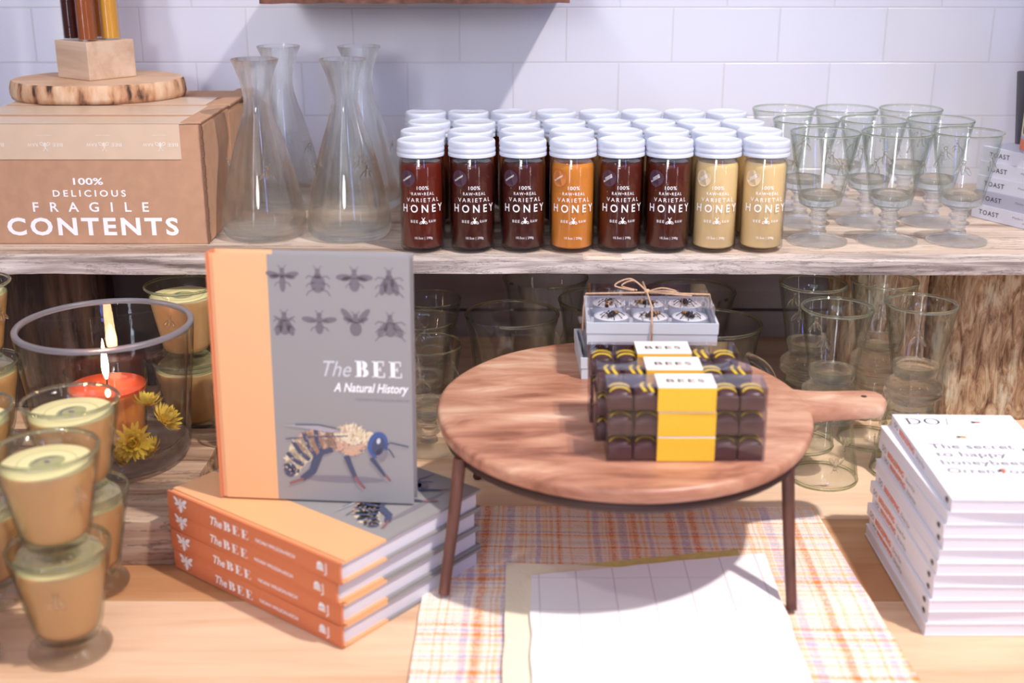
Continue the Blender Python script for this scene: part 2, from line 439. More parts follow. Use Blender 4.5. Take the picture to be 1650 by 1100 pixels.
def checked():
    m, nt, b = base_mat('white_windowpane_linen')
    N, L = nt.nodes, nt.links
    tc = N.new('ShaderNodeTexCoord'); sp = N.new('ShaderNodeSeparateXYZ')
    L.new(tc.outputs['Object'], sp.inputs[0])
    col = None
    prev = None
    for ax, per in ((0, .0355), (1, .058)):
        a = N.new('ShaderNodeMath'); a.operation = 'PINGPONG'; a.inputs[1].default_value = per / 2
        L.new(sp.outputs[ax], a.inputs[0])
        r = N.new('ShaderNodeMath'); r.operation = 'LESS_THAN'; r.inputs[1].default_value = .0006
        L.new(a.outputs[0], r.inputs[0])
        mc = N.new('ShaderNodeMix'); mc.data_type = 'RGBA'
        h = N.new('ShaderNodeMath'); h.operation = 'MULTIPLY'; h.inputs[1].default_value = .55
        L.new(r.outputs[0], h.inputs[0]); L.new(h.outputs[0], mc.inputs[0])
        if prev: L.new(prev, mc.inputs[6])
        else: mc.inputs[6].default_value = srgb(246, 243, 245)
        mc.inputs[7].default_value = srgb(190, 172, 190) if ax == 0 else srgb(206, 200, 190)
        prev = mc.outputs[2]
    L.new(prev, b.inputs['Base Color']); b.inputs['Roughness'].default_value = .9
    n = N.new('ShaderNodeTexNoise'); n.inputs['Scale'].default_value = 500
    L.new(tc.outputs['Object'], n.inputs['Vector'])
    bp = N.new('ShaderNodeBump'); bp.inputs['Strength'].default_value = .25; bp.inputs['Distance'].default_value = .001
    L.new(n.outputs[0], bp.inputs['Height']); L.new(bp.outputs[0], b.inputs['Normal'])
    return m


M['checked'] = checked()
M['cream_linen'] = pm('cream_linen', (246, 234, 206), .9, bump=.3, vscale=400)
M['yellow_linen'] = pm('yellow_linen', (222, 204, 128), .95, var=.08, vscale=150, bump=.5)
M['twine'] = pm('jute_twine', (196, 158, 128), .9, var=.2, vscale=400)
M['card_grey'] = pm('blue_grey_box', (196, 202, 210), .5)
M['cup'] = pm('tealight_cup', (206, 208, 216), .35, .2)
M['tea_wax'] = pm('white_tealight_wax', (236, 238, 236), .5, sss=.1, scale=.004)
M['bee_black'] = pm('black_bee_body', (38, 28, 28), .5)
M['bee_gold'] = pm('gold_bee_band', (206, 150, 70), .6)
M['choc'] = pm('dark_chocolate', (84, 52, 52), .35)
M['choc_side'] = pm('milk_chocolate_side', (120, 84, 80), .45)
M['yellow_icing'] = pm('yellow_icing', (250, 216, 44), .35)
M['sleeve_yellow'] = pm('yellow_sleeve', (250, 192, 52), .5, var=.03, vscale=250)
M['sleeve_white'] = pm('white_sleeve', (248, 243, 238), .5)
M['sleeve_ink'] = pm('brown_ink', (84, 40, 44), .5)
M['petal'] = pm('yellow_strawflower', (255, 230, 100), .6, sss=.15, scale=.004)
M['petal_core'] = pm('golden_flower_centre', (206, 150, 30), .8)
M['wick'] = pm('black_wick', (30, 24, 22), .9)
M['sticker'] = pm('plum_sticker', (78, 50, 66), .5)
M['sticker_amber'] = pm('amber_sticker', (202, 122, 62), .5)
M['sticker_cream'] = pm('cream_sticker', (226, 202, 162), .5)
M['blue_ink'] = pm('blue_bee_eye', (66, 90, 150), .5)
M['navy_ink'] = pm('navy_bee_leg', (70, 76, 104), .5)
M['cream_fur'] = pm('cream_bee_fur', (222, 206, 172), .6)
M['tan_fur'] = pm('tan_bee_fur', (206, 166, 140), .6)
M['red_foot'] = pm('reddish_bee_foot', (146, 92, 92), .6)
M['book_lilac'] = pm('lilac_cover', (186, 192, 226), .5)
M['book_yellow'] = pm('pale_yellow_print', (232, 222, 172), .5)
M['charcoal'] = pm('charcoal_back_cover', (92, 90, 98), .6)
M['slate'] = pm('grey_slate', (120, 112, 106), .6, var=.1, vscale=40)


def honey(name, rgb, sss=.0, var=.0, rough=.12):
    return pm(name, rgb, rough, sss=sss, sssr=(1, .3, .08), scale=.02, var=var, vscale=16, spec=.35)


M['honey_red'] = honey('red_brown_honey', (104, 34, 22), .35)
M['honey_dark'] = honey('dark_brown_honey', (78, 32, 26), .2)
M['honey_orange'] = honey('reddish_brown_honey', (88, 34, 22), .25)
M['honey_amber'] = honey('cloudy_amber_honey', (226, 142, 58), .3, .16)
M['honey_cream'] = honey('creamed_pale_honey', (238, 206, 150), .3)
M['honey_gold'] = honey('golden_honey', (236, 172, 70), .3)

m = bpy.data.materials.new('candle_flame'); m.use_nodes = True
nt = m.node_tree; b_ = nt.nodes['Principled BSDF']
b_.inputs['Base Color'].default_value = (1, .8, .5, 1)
b_.inputs['Emission Color'].default_value = (1, .66, .34, 1); b_.inputs['Emission Strength'].default_value = 45
M['flame'] = m


# ---------------------------------------------------------------- mesh helpers
def finish(o, label=None, cat=None, group=None, kind=None):
    if label: o['label'] = label
    if cat: o['category'] = cat
    if group: o['group'] = group
    if kind: o['kind'] = kind
    return o


def link_mesh(name, me, parent=None, loc=None, rot=None):
    o = bpy.data.objects.new(name, me); COL.objects.link(o)
    if parent is not None: o.parent = parent
    if loc is not None: o.location = loc
    if rot is not None: o.rotation_euler = rot
    return o


def obj(name, bm, mats, parent=None, smooth=False, loc=None, rot=None, angle=None):
    me = bpy.data.meshes.new(name)
    if smooth:
        for f in bm.faces: f.smooth = True
    bm.normal_update(); bm.to_mesh(me); bm.free()
    for x in (mats if isinstance(mats, (list, tuple)) else [mats]): me.materials.append(x)
    if smooth and angle:
        me.set_sharp_from_angle(angle=math.radians(angle))
    return link_mesh(name, me, parent, loc, rot)


def thing(name, label, cat, loc=(0, 0, 0), rz=0.0, group=None, rot=None):
    o = bpy.data.objects.new(name, None); COL.objects.link(o)
    o.empty_display_size = .02
    o.location = loc; o.rotation_euler = rot if rot else (0, 0, rz)
    return finish(o, label, cat, group)


def copy_tree(o, parent=None, **kw):
    c = o.copy(); COL.objects.link(c)
    if parent is not None: c.parent = parent
    for ch in list(o.children): copy_tree(ch, c)
    return c


def place(proto, loc, rz, label, group=None):
    """first call uses the prototype itself, later calls copies of it"""
    if proto.get('_used'):
        o = copy_tree(proto)
    else:
        proto['_used'] = 1; o = proto
    o.location = loc
    o.rotation_euler = (0, 0, rz)
    o['label'] = label
    if group: o['group'] = group
    return o


def clean_flags():
    for o in bpy.data.objects:
        if '_used' in o.keys(): del o['_used']


def box(bm, x0, x1, y0, y1, z0, z1, mi=0, bevel=0.0, mat=None):
    mtx = Matrix.Translation(((x0 + x1) / 2, (y0 + y1) / 2, (z0 + z1) / 2)) @ Matrix.Diagonal((x1 - x0, y1 - y0, z1 - z0, 1))
    r = bmesh.ops.create_cube(bm, size=1, matrix=mtx)
    vs = r['verts']
    fs = list({f for v in vs for f in v.link_faces})
    if bevel:
        es = list({e for v in vs for e in v.link_edges})
        rr = bmesh.ops.bevel(bm, geom=es, offset=bevel, segments=2, affect='EDGES', profile=.5)
        fs = list(set(f for f in rr['faces'] if f.is_valid) | set(f for f in fs if f.is_valid))
    for f in fs: f.material_index = mi
    if mat is not None:
        vv = list({v for f in fs for v in f.verts})
        bmesh.ops.transform(bm, matrix=mat, verts=vv)
    return fs


def lathe(bm, prof, segs=40, mi=0, sx=1, sy=1, close=False, cx=0, cy=0):
    rings = []
    for r, z in prof:
        if r < 1e-6: rings.append([bm.verts.new((cx, cy, z))])
        else: rings.append([bm.verts.new((cx + r * sx * math.cos(2 * PI * i / segs), cy + r * sy * math.sin(2 * PI * i / segs), z)) for i in range(segs)])
    pairs = list(zip(rings[:-1], rings[1:]))
    if close: pairs.append((rings[-1], rings[0]))
    for a, b in pairs:
        if len(a) == 1 and len(b) == 1: continue
        for i in range(segs):
            j = (i + 1) % segs
            if len(a) == 1: f = bm.faces.new((a[0], b[i], b[j])[::-1])
            elif len(b) == 1: f = bm.faces.new((a[i], a[j], b[0]))
            else: f = bm.faces.new((a[i], a[j], b[j], b[i]))
            f.material_index = mi
    return rings


def tube(bm, pts, rad, segs=8, mi=0, caps=True):
    pts = [Vector(p) for p in pts]
    n = len(pts)
    rads = rad if isinstance(rad, (list, tuple)) else [rad] * n
    rings = []; up = Vector((0, 0, 1))
    for i, p in enumerate(pts):
        t = (pts[min(i + 1, n - 1)] - pts[max(i - 1, 0)]).normalized()
        if i == 0:
            u = t.cross(up)
            if u.length < 1e-3: u = t.cross(Vector((1, 0, 0)))
            u.normalize()
        else:
            u = (u - t * u.dot(t))
            u.normalize()
        v = t.cross(u)
        rings.append([bm.verts.new(p + (u * math.cos(2 * PI * k / segs) + v * math.sin(2 * PI * k / segs)) * rads[i]) for k in range(segs)])
    for a, b in zip(rings[:-1], rings[1:]):
        for k in range(segs):
            f = bm.faces.new((a[k], a[(k + 1) % segs], b[(k + 1) % segs], b[k])); f.material_index = mi
    if caps:
        f = bm.faces.new(rings[0][::-1]); f.material_index = mi
        f = bm.faces.new(rings[-1]); f.material_index = mi


def ball(bm, c, r, mi=0, rot=None, seg=10):
    mt = Matrix.Translation(c)
    if rot is not None: mt = mt @ rot
    mt = mt @ Matrix.Diagonal((r[0], r[1], r[2], 1))
    rr = bmesh.ops.create_uvsphere(bm, u_segments=seg, v_segments=max(5, seg // 2 + 1), radius=1, matrix=mt)
    for f in {f for v in rr['verts'] for f in v.link_faces}: f.material_index = mi; f.smooth = True


# ---------------------------------------------------------------- printed matter
_txt = {}


def text_raw(s, space=1.0, bold=0.0, shear=0.0):
    k = (s, space, bold, shear)
    if k in _txt: return _txt[k]
    c = bpy.data.curves.new('t', 'FONT'); c.body = s; c.size = 1; c.space_character = space
    c.offset = bold; c.shear = shear; c.resolution_u = 3; c.align_x = 'LEFT'
    o = bpy.data.objects.new('t', c)
    me = bpy.data.meshes.new_from_object(o)
    vs = [(v.co.x, v.co.y) for v in me.vertices]; fs = [tuple(p.vertices) for p in me.polygons]
    bpy.data.objects.remove(o); bpy.data.meshes.remove(me); bpy.data.curves.remove(c)
    x0 = min(v[0] for v in vs); x1 = max(v[0] for v in vs)
    _txt[k] = (vs, fs, x0, x1)
    return _txt[k]


class Print:
    """flat lettering and drawings, laid on a surface by a mapping (x, y, layer) -> point"""
    def __init__(s): s.v = []; s.f = []; s.m = []; s.mats = []

    def mi(s, mat):
        if mat not in s.mats: s.mats.append(mat)
        return s.mats.index(mat)

    def poly(s, pts, mat, layer=0):
        b = len(s.v); s.v += [(x, y, layer) for x, y in pts]
        s.f.append(tuple(range(b, b + len(pts)))); s.m.append(s.mi(mat))

    def ellipse(s, cx, cy, rx, ry, mat, rot=0, layer=0, n=20):
        c, d = math.cos(rot), math.sin(rot)
        s.poly([(cx + rx * math.cos(t) * c - ry * math.sin(t) * d, cy + rx * math.cos(t) * d + ry * math.sin(t) * c)
                for t in [2 * PI * i / n for i in range(n)]], mat, layer)

    def ring(s, cx, cy, rx, ry, w, mat, a0=0, a1=2 * PI, layer=0, n=20, wx=None):
        wx = wx or w
        for i in range(n):
            p = []
            for t, k in ((i, 0), (i + 1, 0), (i + 1, 1), (i, 1)):
                a = a0 + (a1 - a0) * t / n
                p.append((cx + (rx - k * wx) * math.cos(a), cy + (ry - k * w) * math.sin(a)))
            s.poly(p, mat, layer)

    def stroke(s, pts, w, mat, layer=0, w1=None):
        n = len(pts); w1 = w if w1 is None else w1
        L = []; R = []
        for i in range(n):
            a = pts[max(0, i - 1)]; b = pts[min(n - 1, i + 1)]
            dx, dy = b[0] - a[0], b[1] - a[1]; l = math.hypot(dx, dy) or 1
            ww = (w + (w1 - w) * i / (n - 1)) / 2
            L.append((pts[i][0] - dy / l * ww, pts[i][1] + dx / l * ww)); R.append((pts[i][0] + dy / l * ww, pts[i][1] - dx / l * ww))
        for i in range(n - 1): s.poly([L[i], R[i], R[i + 1], L[i + 1]], mat, layer)

    def text(s, t, x, y, h, mat, w=None, align='C', space=1.0, bold=0.0, shear=0.0, rot=0.0, layer=0):
        vs, fs, x0, x1 = text_raw(t, space, bold, shear)
        k = h / 0.70
        kx = k if w is None else w / (x1 - x0)
        W_ = (x1 - x0) * kx
        ox = {'C': -W_ / 2, 'L': 0, 'R': -W_}[align]
        b = len(s.v); c, d = math.cos(rot), math.sin(rot)
        for vx, vy in vs:
            px = (vx - x0) * kx + ox; py = vy * k
            s.v.append((x + px * c - py * d, y + px * d + py * c, layer))
        for f in fs: s.f.append(tuple(b + i for i in f)); s.m.append(s.mi(mat))

    def serif(s, t, x, y, h, mat, w, th=.2, layer=0, rot=0.0):
        """slab-serif capitals; w = width of one letter cell"""
        st = len(s.v)
        for i, ch in enumerate(t):
            X = i * w * 1.12; a = w * .92; k = th * a; q = h * .07
            def R(x0, y0, x1, y1): s.poly([(X + x0 * a, y0 * h), (X + x1 * a, y0 * h), (X + x1 * a, y1 * h), (X + x0 * a, y1 * h)], mat, layer)
            if ch in 'BEDTHF':
                if ch != 'T':
                    R(.14, 0, .14 + th, 1); R(0, 0, .45, .06); R(0, .94, .45, 1)
                if ch == 'E':
                    R(.1, .94, .86, 1); R(.1, 0, .92, .06); R(.3, .47, .62, .53)
                    R(.80, .72, .86, 1); R(.86, 0, .92, .30); R(.58, .36, .64, .64)
                if ch == 'B':
                    R(.3, .48, .6, .54)
                    s.ring(X + .5 * a, .74 * h, .38 * a, .26 * h, q, mat, -PI / 2, PI / 2, layer, 12, k * 1.05)
                    s.ring(X + .52 * a, .27 * h, .44 * a, .27 * h, q, mat, -PI / 2, PI / 2, layer, 12, k * 1.1)
                if ch == 'D':
                    s.ring(X + .4 * a, .5 * h, .6 * a, .5 * h, q, mat, -PI / 2, PI / 2, layer, 16, k)
                if ch == 'T':
                    R(.4, 0, .4 + th, 1); R(.25, 0, .75, .06); R(.02, .94, .98, 1); R(.02, .7, .08, 1); R(.92, .7, .98, 1)
                if ch == 'H':
                    R(.7, 0, .7 + th, 1); R(.56, 0, 1.0, .06); R(.56, .94, 1.0, 1); R(.2, .47, .8, .53)
            if ch == 'O':
                s.ring(X + .5 * a, .5 * h, .5 * a, .52 * h, q * .8, mat, 0, 2 * PI, layer, 26, k)
        c, d = math.cos(rot), math.sin(rot)
        for i in range(st, len(s.v)):
            px, py, l = s.v[i]; s.v[i] = (x + px * c - py * d, y + px * d + py * c, l)

    def build(s, name, fn, parent=None, label=None):
        me = bpy.data.meshes.new(name)
        me.from_pydata([fn(*p) for p in s.v], [], s.f)
        for x in s.mats: me.materials.append(x)
        for p, k in zip(me.polygons, s.m): p.material_index = k
        o = link_mesh(name, me, parent)
        if label: o['label'] = label
        return o


def cyl_map(R, off=.00025, a0=-PI / 2):
    return lambda x, y, l: ((R + off + l * .0001) * math.cos(a0 + x / R), (R + off + l * .0001) * math.sin(a0 + x / R), y)


def top_map(z, dz=.00012): return lambda x, y, l: (x, y, z + .0002 + l * dz)
def front_map(y0, dy=.00012): return lambda x, y, l: (x, y0 - .0002 - l * dy, y)


def spine_map(x0=0.0, d=.00012):               # x of the print runs from +y to -y, y is up
    return lambda x, y, l: (x0 - .0002 - l * d, -x, y)


def bee_logo(p, x, y, s, mat):
    p.ellipse(x, y, .16 * s, .26 * s, mat); p.ellipse(x, y + .34 * s, .12 * s, .10 * s, mat)
    for k in (-1, 1):
        p.stroke([(x + k * .05 * s, y + .38 * s), (x + k * .22 * s, y + .62 * s)], .07 * s, mat)
        p.stroke([(x + k * .1 * s, y + .15 * s), (x + k * .45 * s, y - .02 * s), (x + k * .5 * s, y - .22 * s), (x + k * .3 * s, y - .25 * s), (x + k * .14 * s, y + .02 * s)], .08 * s, mat)


def bee_shape(p, x, y, s, mat, body=(.16, .30), wings=((1.0, 35, .34, .10), (1.0, 5, .26, .08)), legs=3, spread=1.0, pointed=False):
    p.ellipse(x, y - .12 * s, body[0] * s, body[1] * s, mat)
    if pointed: p.poly([(x - body[0] * s * .8, y - .25 * s), (x + body[0] * s * .8, y - .25 * s), (x, y - .62 * s)], mat)
    p.ellipse(x, y + .20 * s, .13 * s, .13 * s, mat); p.ellipse(x, y + .38 * s, .10 * s, .08 * s, mat)
    for k in (-1, 1):
        p.stroke([(x + k * .04 * s, y + .42 * s), (x + k * .16 * s, y + .56 * s)], .03 * s, mat)
        for _, ang, rx, ry in wings:
            a = math.radians(ang)
            p.ellipse(x + k * (.10 + rx * math.cos(a)) * s, y + (.15 + rx * math.sin(a)) * s, rx * s, ry * s, mat, rot=k * a)
        for i in range(legs):
            yy = y + (.12 - .2 * i) * s
            p.stroke([(x + k * .1 * s, yy), (x + k * (.30 * spread) * s, yy + (.06 - .1 * i) * s), (x + k * (.38 * spread) * s, yy - (.05 + .12 * i) * s)], .04 * s, mat)


# ---------------------------------------------------------------- the setting
FAR = 1.85


def grid_slab(x0, x1, y0, y1, z0, z1, nx, ny, fn=None):
    """box with gridded top; fn(x, y, z, kind) -> point"""
    bm = bmesh.new()
    g = {}
    for k, z in ((0, z0), (1, z1)):
        for i in range(nx + 1):
            for j in range(ny + 1):
                p = (x0 + (x1 - x0) * i / nx, y0 + (y1 - y0) * j / ny, z)
                if fn: p = fn(p[0], p[1], p[2], k)
                g[k, i, j] = bm.verts.new(p)
    for i in range(nx):
        for j in range(ny):
            bm.faces.new((g[1, i, j], g[1, i + 1, j], g[1, i + 1, j + 1], g[1, i, j + 1]))
            bm.faces.new((g[0, i, j + 1], g[0, i + 1, j + 1], g[0, i + 1, j], g[0, i, j]))
        for j, w in ((0, 0), (ny, 1)):
            f = (g[0, i, j], g[0, i + 1, j], g[1, i + 1, j], g[1, i, j])
            bm.faces.new(f if not w else f[::-1])
    for j in range(ny):
        for i, w in ((0, 1), (nx, 0)):
            f = (g[0, i, j], g[0, i, j + 1], g[1, i, j + 1], g[1, i, j])
            bm.faces.new(f if w == 0 else f[::-1])
    return bm


# tiled wall (local XY plane stood upright), from shelf level up
bm = bmesh.new(); box(bm, -2.0, 2.0, -.12, 1.6, -.05, 0)
wall = obj('wall_back', bm, M['tile'], None, loc=(-.2306, FAR, .333), rot=(PI / 2, 0, 0))
wall['kind'] = 'structure'

# grey boards that close the space under the shelf
t = thing('back_panel', 'grey-brown wooden boards closing the back of the space under the shelf', 'panel', (0, FAR - .03, 0))
for z0, z1, r in ((.0, .041, 0), (.046, .206, .002)):
    bm = bmesh.new(); box(bm, -1.6, 1.6, -.004 - r, .012, z0, z1, bevel=.001)
    obj('board', bm, M['back_board'], t)

bm = bmesh.new(); box(bm, -2.0, 2.0, -1.6, FAR + .05, -.80, -.76)
fl = obj('floor', bm, pm('grey_shop_floor', (120, 112, 104), .6, var=.1, vscale=6)); fl['kind'] = 'structure'
bm = bmesh.new(); box(bm, -2.0, 2.0, FAR + .001, FAR + .05, -.76, .2125)
o = obj('wall_back_lower', bm, pm('painted_lower_wall', (170, 165, 168), .8)); o['kind'] = 'structure'

# table planks
def plank_fn(seed):
    def fn(x, y, z, k):
        if k: z += .0010 * noise.noise(Vector((x * 5, y * 9, seed)))
        return (x, y, z)
    return fn


t = thing('display_table', 'light knotty pine table with wide planks under all the goods', 'table', (0, 0, 0))
edges = [.45, .70, .865, 1.028, 1.197, 1.42, 1.63, 1.85]
for i, (a, b) in enumerate(zip(edges[:-1], edges[1:])):
    bm = grid_slab(-1.6, 1.6, a + .0008, b - .0008, -.035, -.0005, 60, 6, plank_fn(i))
    obj('plank', bm, M['pine_shaded'] if i == 3 else M['pine'], t, True, angle=40)

for x in (-1.5, 1.5):
    for y in (.52, 1.78):
        bm = bmesh.new(); box(bm, x - .04, x + .04, y - .04, y + .04, -.76, -.035, bevel=.003)
        obj('leg', bm, M['pine'], t)

# shelf
def shelf_fn(x, y, z, k):
    d = max(0, 1 - (y - 1.408) / .02)
    n = noise.noise(Vector((x * 3.0, 1.3, 0))) * .007 + noise.noise(Vector((x * 14, 5, k * 1.0))) * .0035 + noise.noise(Vector((x * 70, 9, k * 3.0))) * .0012
    yy = y + d * n
    zz = z
    if k: zz -= .004 * d * d + max(0, noise.noise(Vector((x * 9, 2, 2)))) * .006 * d
    else: zz += noise.noise(Vector((x * 5, 8, 1))) * .005 * d + .003 * d
    return (x, yy, zz)


bm = grid_slab(-1.6, 1.6, 1.408, FAR - .001, .209, .232, 420, 24, shelf_fn)
for f in bm.faces:
    if f.calc_center_median().y < 1.42 and abs(f.normal.z) < .8: f.material_index = 1
bm.normal_update()
for f in bm.faces:
    if f.normal.y < -.5: f.material_index = 1
sh = obj('wall_shelf', bm, [M['shelf_wood'], M['shelf_edge']], None, True, angle=50)
finish(sh, 'weathered grey wooden shelf board with a rough live front edge carrying the jars', 'shelf')


# log posts holding the shelf
def log_bm(x0, x1, y0, y1, z0, z1, seed, amp=.012, nz=50, na=90):
    bm = bmesh.new(); cx, cy = (x0 + x1) / 2, (y0 + y1) / 2; rx, ry = (x1 - x0) / 2, (y1 - y0) / 2
    rings = []
    for k in range(nz + 1):
        z = z0 + (z1 - z0) * k / nz; ring = []
        for i in range(na):
            a = 2 * PI * i / na
            c, s = math.cos(a), math.sin(a)
            ex = .55
            px = math.copysign(abs(c) ** ex, c); py = math.copysign(abs(s) ** ex, s)
            d = amp * (noise.noise(Vector((px * 3 + seed, py * 3, z * 2.5))) + .5 * noise.noise(Vector((px * 14 + seed, py * 14, z * 6))) + .25 * noise.noise(Vector((px * 40, py * 40, z * 20 + seed))))
            ring.append(bm.verts.new((cx + px * (rx + d), cy + py * (ry + d), z)))
        rings.append(ring)
    for a, b in zip(rings[:-1], rings[1:]):
        for i in range(na): bm.faces.new((a[i], a[(i + 1) % na], b[(i + 1) % na], b[i]))
    bm.faces.new(rings[0][::-1]); bm.faces.new(rings[-1])
    return bm


t = thing('log_post', 'broad split log post with flaking pale bark under the right of the shelf', 'post', (0, 0, 0))
for x0, x1, seed in ((.425, .530, 2.2), (.534, .680, 7.7), (.684, .86, 4.1)):
    obj('log_slab', log_bm(x0, x1, 1.475, 1.62, 0, .2085, seed, .010), M['bark'], t, True)
o = obj('log_post', log_bm(-.73, -.545, 1.52, 1.68, 0, .2085, 5.5, .014), M['log_dark'], None, True)
finish(o, 'dark brown log post under the shelf behind the large glass candle vase', 'post')
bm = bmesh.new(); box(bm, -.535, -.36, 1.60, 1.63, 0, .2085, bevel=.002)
o = obj('shade_board', bm, M['dark_void'], None)  # dark sheet put up for the shaded void under the shelf
finish(o, 'dark upright board standing in for the shade under the shelf beside the left log post', 'board')

# plank on the wall above the jars
def up_fn(x, y, z, k):
    d = max(0, 1 - (y - 1.60) / .04)
    n = noise.noise(Vector((x * 6, 3, 0))) * .010 + noise.noise(Vector((x * 30, 3, 4))) * .004
    zz = z + (0 if k else d * (noise.noise(Vector((x * 25, 1, 1))) * .004))
    return (x, y + d * n, zz)


bm = grid_slab(-.315, .072, 1.60, FAR - .001, .5085, .555, 120, 10, up_fn)
o = obj('upper_shelf', bm, M['plank_bark'], None, True, angle=50)
finish(o, 'rough reddish-brown live-edge plank on the tiled wall above the jars', 'shelf')

# ---------------------------------------------------------------- riser beams at the left
def beam(x0, x1, y0, y1, z0, z1, seed, skew=0.0):
    def fn(x, y, z, k):
        n = .0025 * noise.noise(Vector((x * 12, y * 12, z * 30 + seed)))
        if x > x1 - .02: x += skew * (y - y0)
        return (x + n, y + n, z + (.0015 * noise.noise(Vector((x * 30, y * 30, seed))) if k else 0))
    return grid_slab(x0, x1, y0, y1, z0, z1, 50, 12, fn)


o = obj('wooden_riser', beam(-.72, -.333, 1.098, 1.338, 0, .045, 3), M['beam'], None, True, angle=45)
finish(o, 'old rough thick beam lying on the table under the glass candle vase', 'riser')
o = obj('wooden_riser', beam(-.60, -.285, 1.346, 1.512, 0, .0115, 8, .10), M['beam'], None, True, angle=45)
finish(o, 'thin old board lying on the table under the rear candle glasses', 'riser')

# ---------------------------------------------------------------- cardboard box, log slice, test tubes
t = thing('cardboard_box', 'brown cardboard shipping box printed FRAGILE CONTENTS standing on the shelf', 'box', (-.370, 1.474, .232))
BW, BD, BH = .292, .315, .146
bm = bmesh.new(); box(bm, -BW, 0, 0, BD, 0, BH, bevel=.0015)
obj('box_body', bm, M['kraft'], t)
bm = bmesh.new()
box(bm, 0.0003, .003, .006, BD * .46, .004, BH - .003); box(bm, 0.0003, .0045, BD * .44, BD * .97, .002, BH - .006)
for i in range(40):
    z = .002 + i * .0036
    box(bm, .0002, .0018 + .0012 * random.random(), -.0012 - .001 * random.random(), .004, z, z + .0034, 1)
obj('side_flap', bm, [M['kraft'], M['kraft_edge']], t)
bm = bmesh.new()
box(bm, -BW + .002, -.024, -.0009, -.0001, BH - .042, BH + .0004)
box(bm, -BW + .002, -.016, -.0009, .055, BH + .0001, BH + .0010)
box(bm, -BW + .002, -.016, .075, .150, BH + .0001, BH + .0010)
box(bm, -BW + .002, -.03, .165, .235, BH + .0001, BH + .0010)
obj('tape', bm, M['tape'], t)
bm = bmesh.new(); box(bm, -.022, .002, -.001, BD * .5, BH + .0001, BH + .0025, bevel=.0006)
box(bm, -.02, .004, BD * .48, BD, BH + .0001, BH + .0032, bevel=.0006)
obj('top_flap', bm, M['kraft'], t)
p = Print()
cx = -.139
p.text('100%', cx, .0735, .0080, M['white_ink'], .036, bold=.02)
p.text('DELICIOUS', cx, .0590, .0078, M['white_ink'], .088, space=1.5, bold=.02)
p.text('FRAGILE', cx, .0405, .0115, M['white_ink'], .140, space=2.4, bold=.015)
p.text('CONTENTS', cx, .0120, .0205, M['white_ink'], .208, space=1.25, bold=.03)
p.build('box_lettering', front_map(0), t)
for x in (-.255, -.185, -.115, -.048):
    p = Print()
    p.text('RAW', x - .0148, .1235, .0042, M['tape_ink'], .0125, rot=PI, bold=.01)
    p.text('BEE', x + .0148, .1235, .0042, M['tape_ink'], .0125, rot=PI, bold=.01)
    q = len(p.v); bee_logo(p, x, .1215, .012, M['tape_ink'])
    for i in range(q, len(p.v)): p.v[i] = (p.v[i][0], .243 - p.v[i][1], 0)
    p.text('VARIETAL HONEY', x, .1335, .0014, M['tape_ink'], .018, rot=PI)
    p.build('tape_print', front_map(-.001), t)

t = thing('log_slice', 'round slice of log with papery bark lying on the cardboard box', 'wood slice', (-.566, 1.722, .3792))
def slice_bm(rx, ry, h, part):
    bm = bmesh.new(); segs = 96; rings = []
    if part == 'top': prof = [(0, h), (.5, h), (.90, h), (.985, h + .0003)]
    elif part == 'bark': prof = [(.985, h + .0003), (1.0, h - .001), (1.015, h * .6), (1.02, h * .3), (1.0, .0005), (.97, 0), (0, 0)]
    for r, z in prof:
        if r == 0: rings.append([bm.verts.new((0, 0, z))]); continue
        ring = []
        for i in range(segs):
            a = 2 * PI * i / segs
            k = 1 + .025 * noise.noise(Vector((math.cos(a) * 1.5, math.sin(a) * 1.5, 4))) + (.012 * noise.noise(Vector((math.cos(a) * 9, math.sin(a) * 9, z * 90))) if r > .98 and z < h else 0)
            ring.append(bm.verts.new((rx * r * k * math.cos(a), ry * r * k * math.sin(a), z)))
        rings.append(ring)
    for a, b in zip(rings[:-1], rings[1:]):
        for i in range(segs):
            j = (i + 1) % segs
            if len(a) == 1: bm.faces.new((a[0], b[i], b[j]))
            elif len(b) == 1: bm.faces.new((a[j], a[i], b[0]))
            else: bm.faces.new((a[i], b[i], b[j], a[j]))
    return bm
obj('cut_face', slice_bm(.114, .098, .024, 'top'), M['slice'], t, True)
obj('bark_rim', slice_bm(.114, .098, .024, 'bark'), M['slice_bark'], t, True)

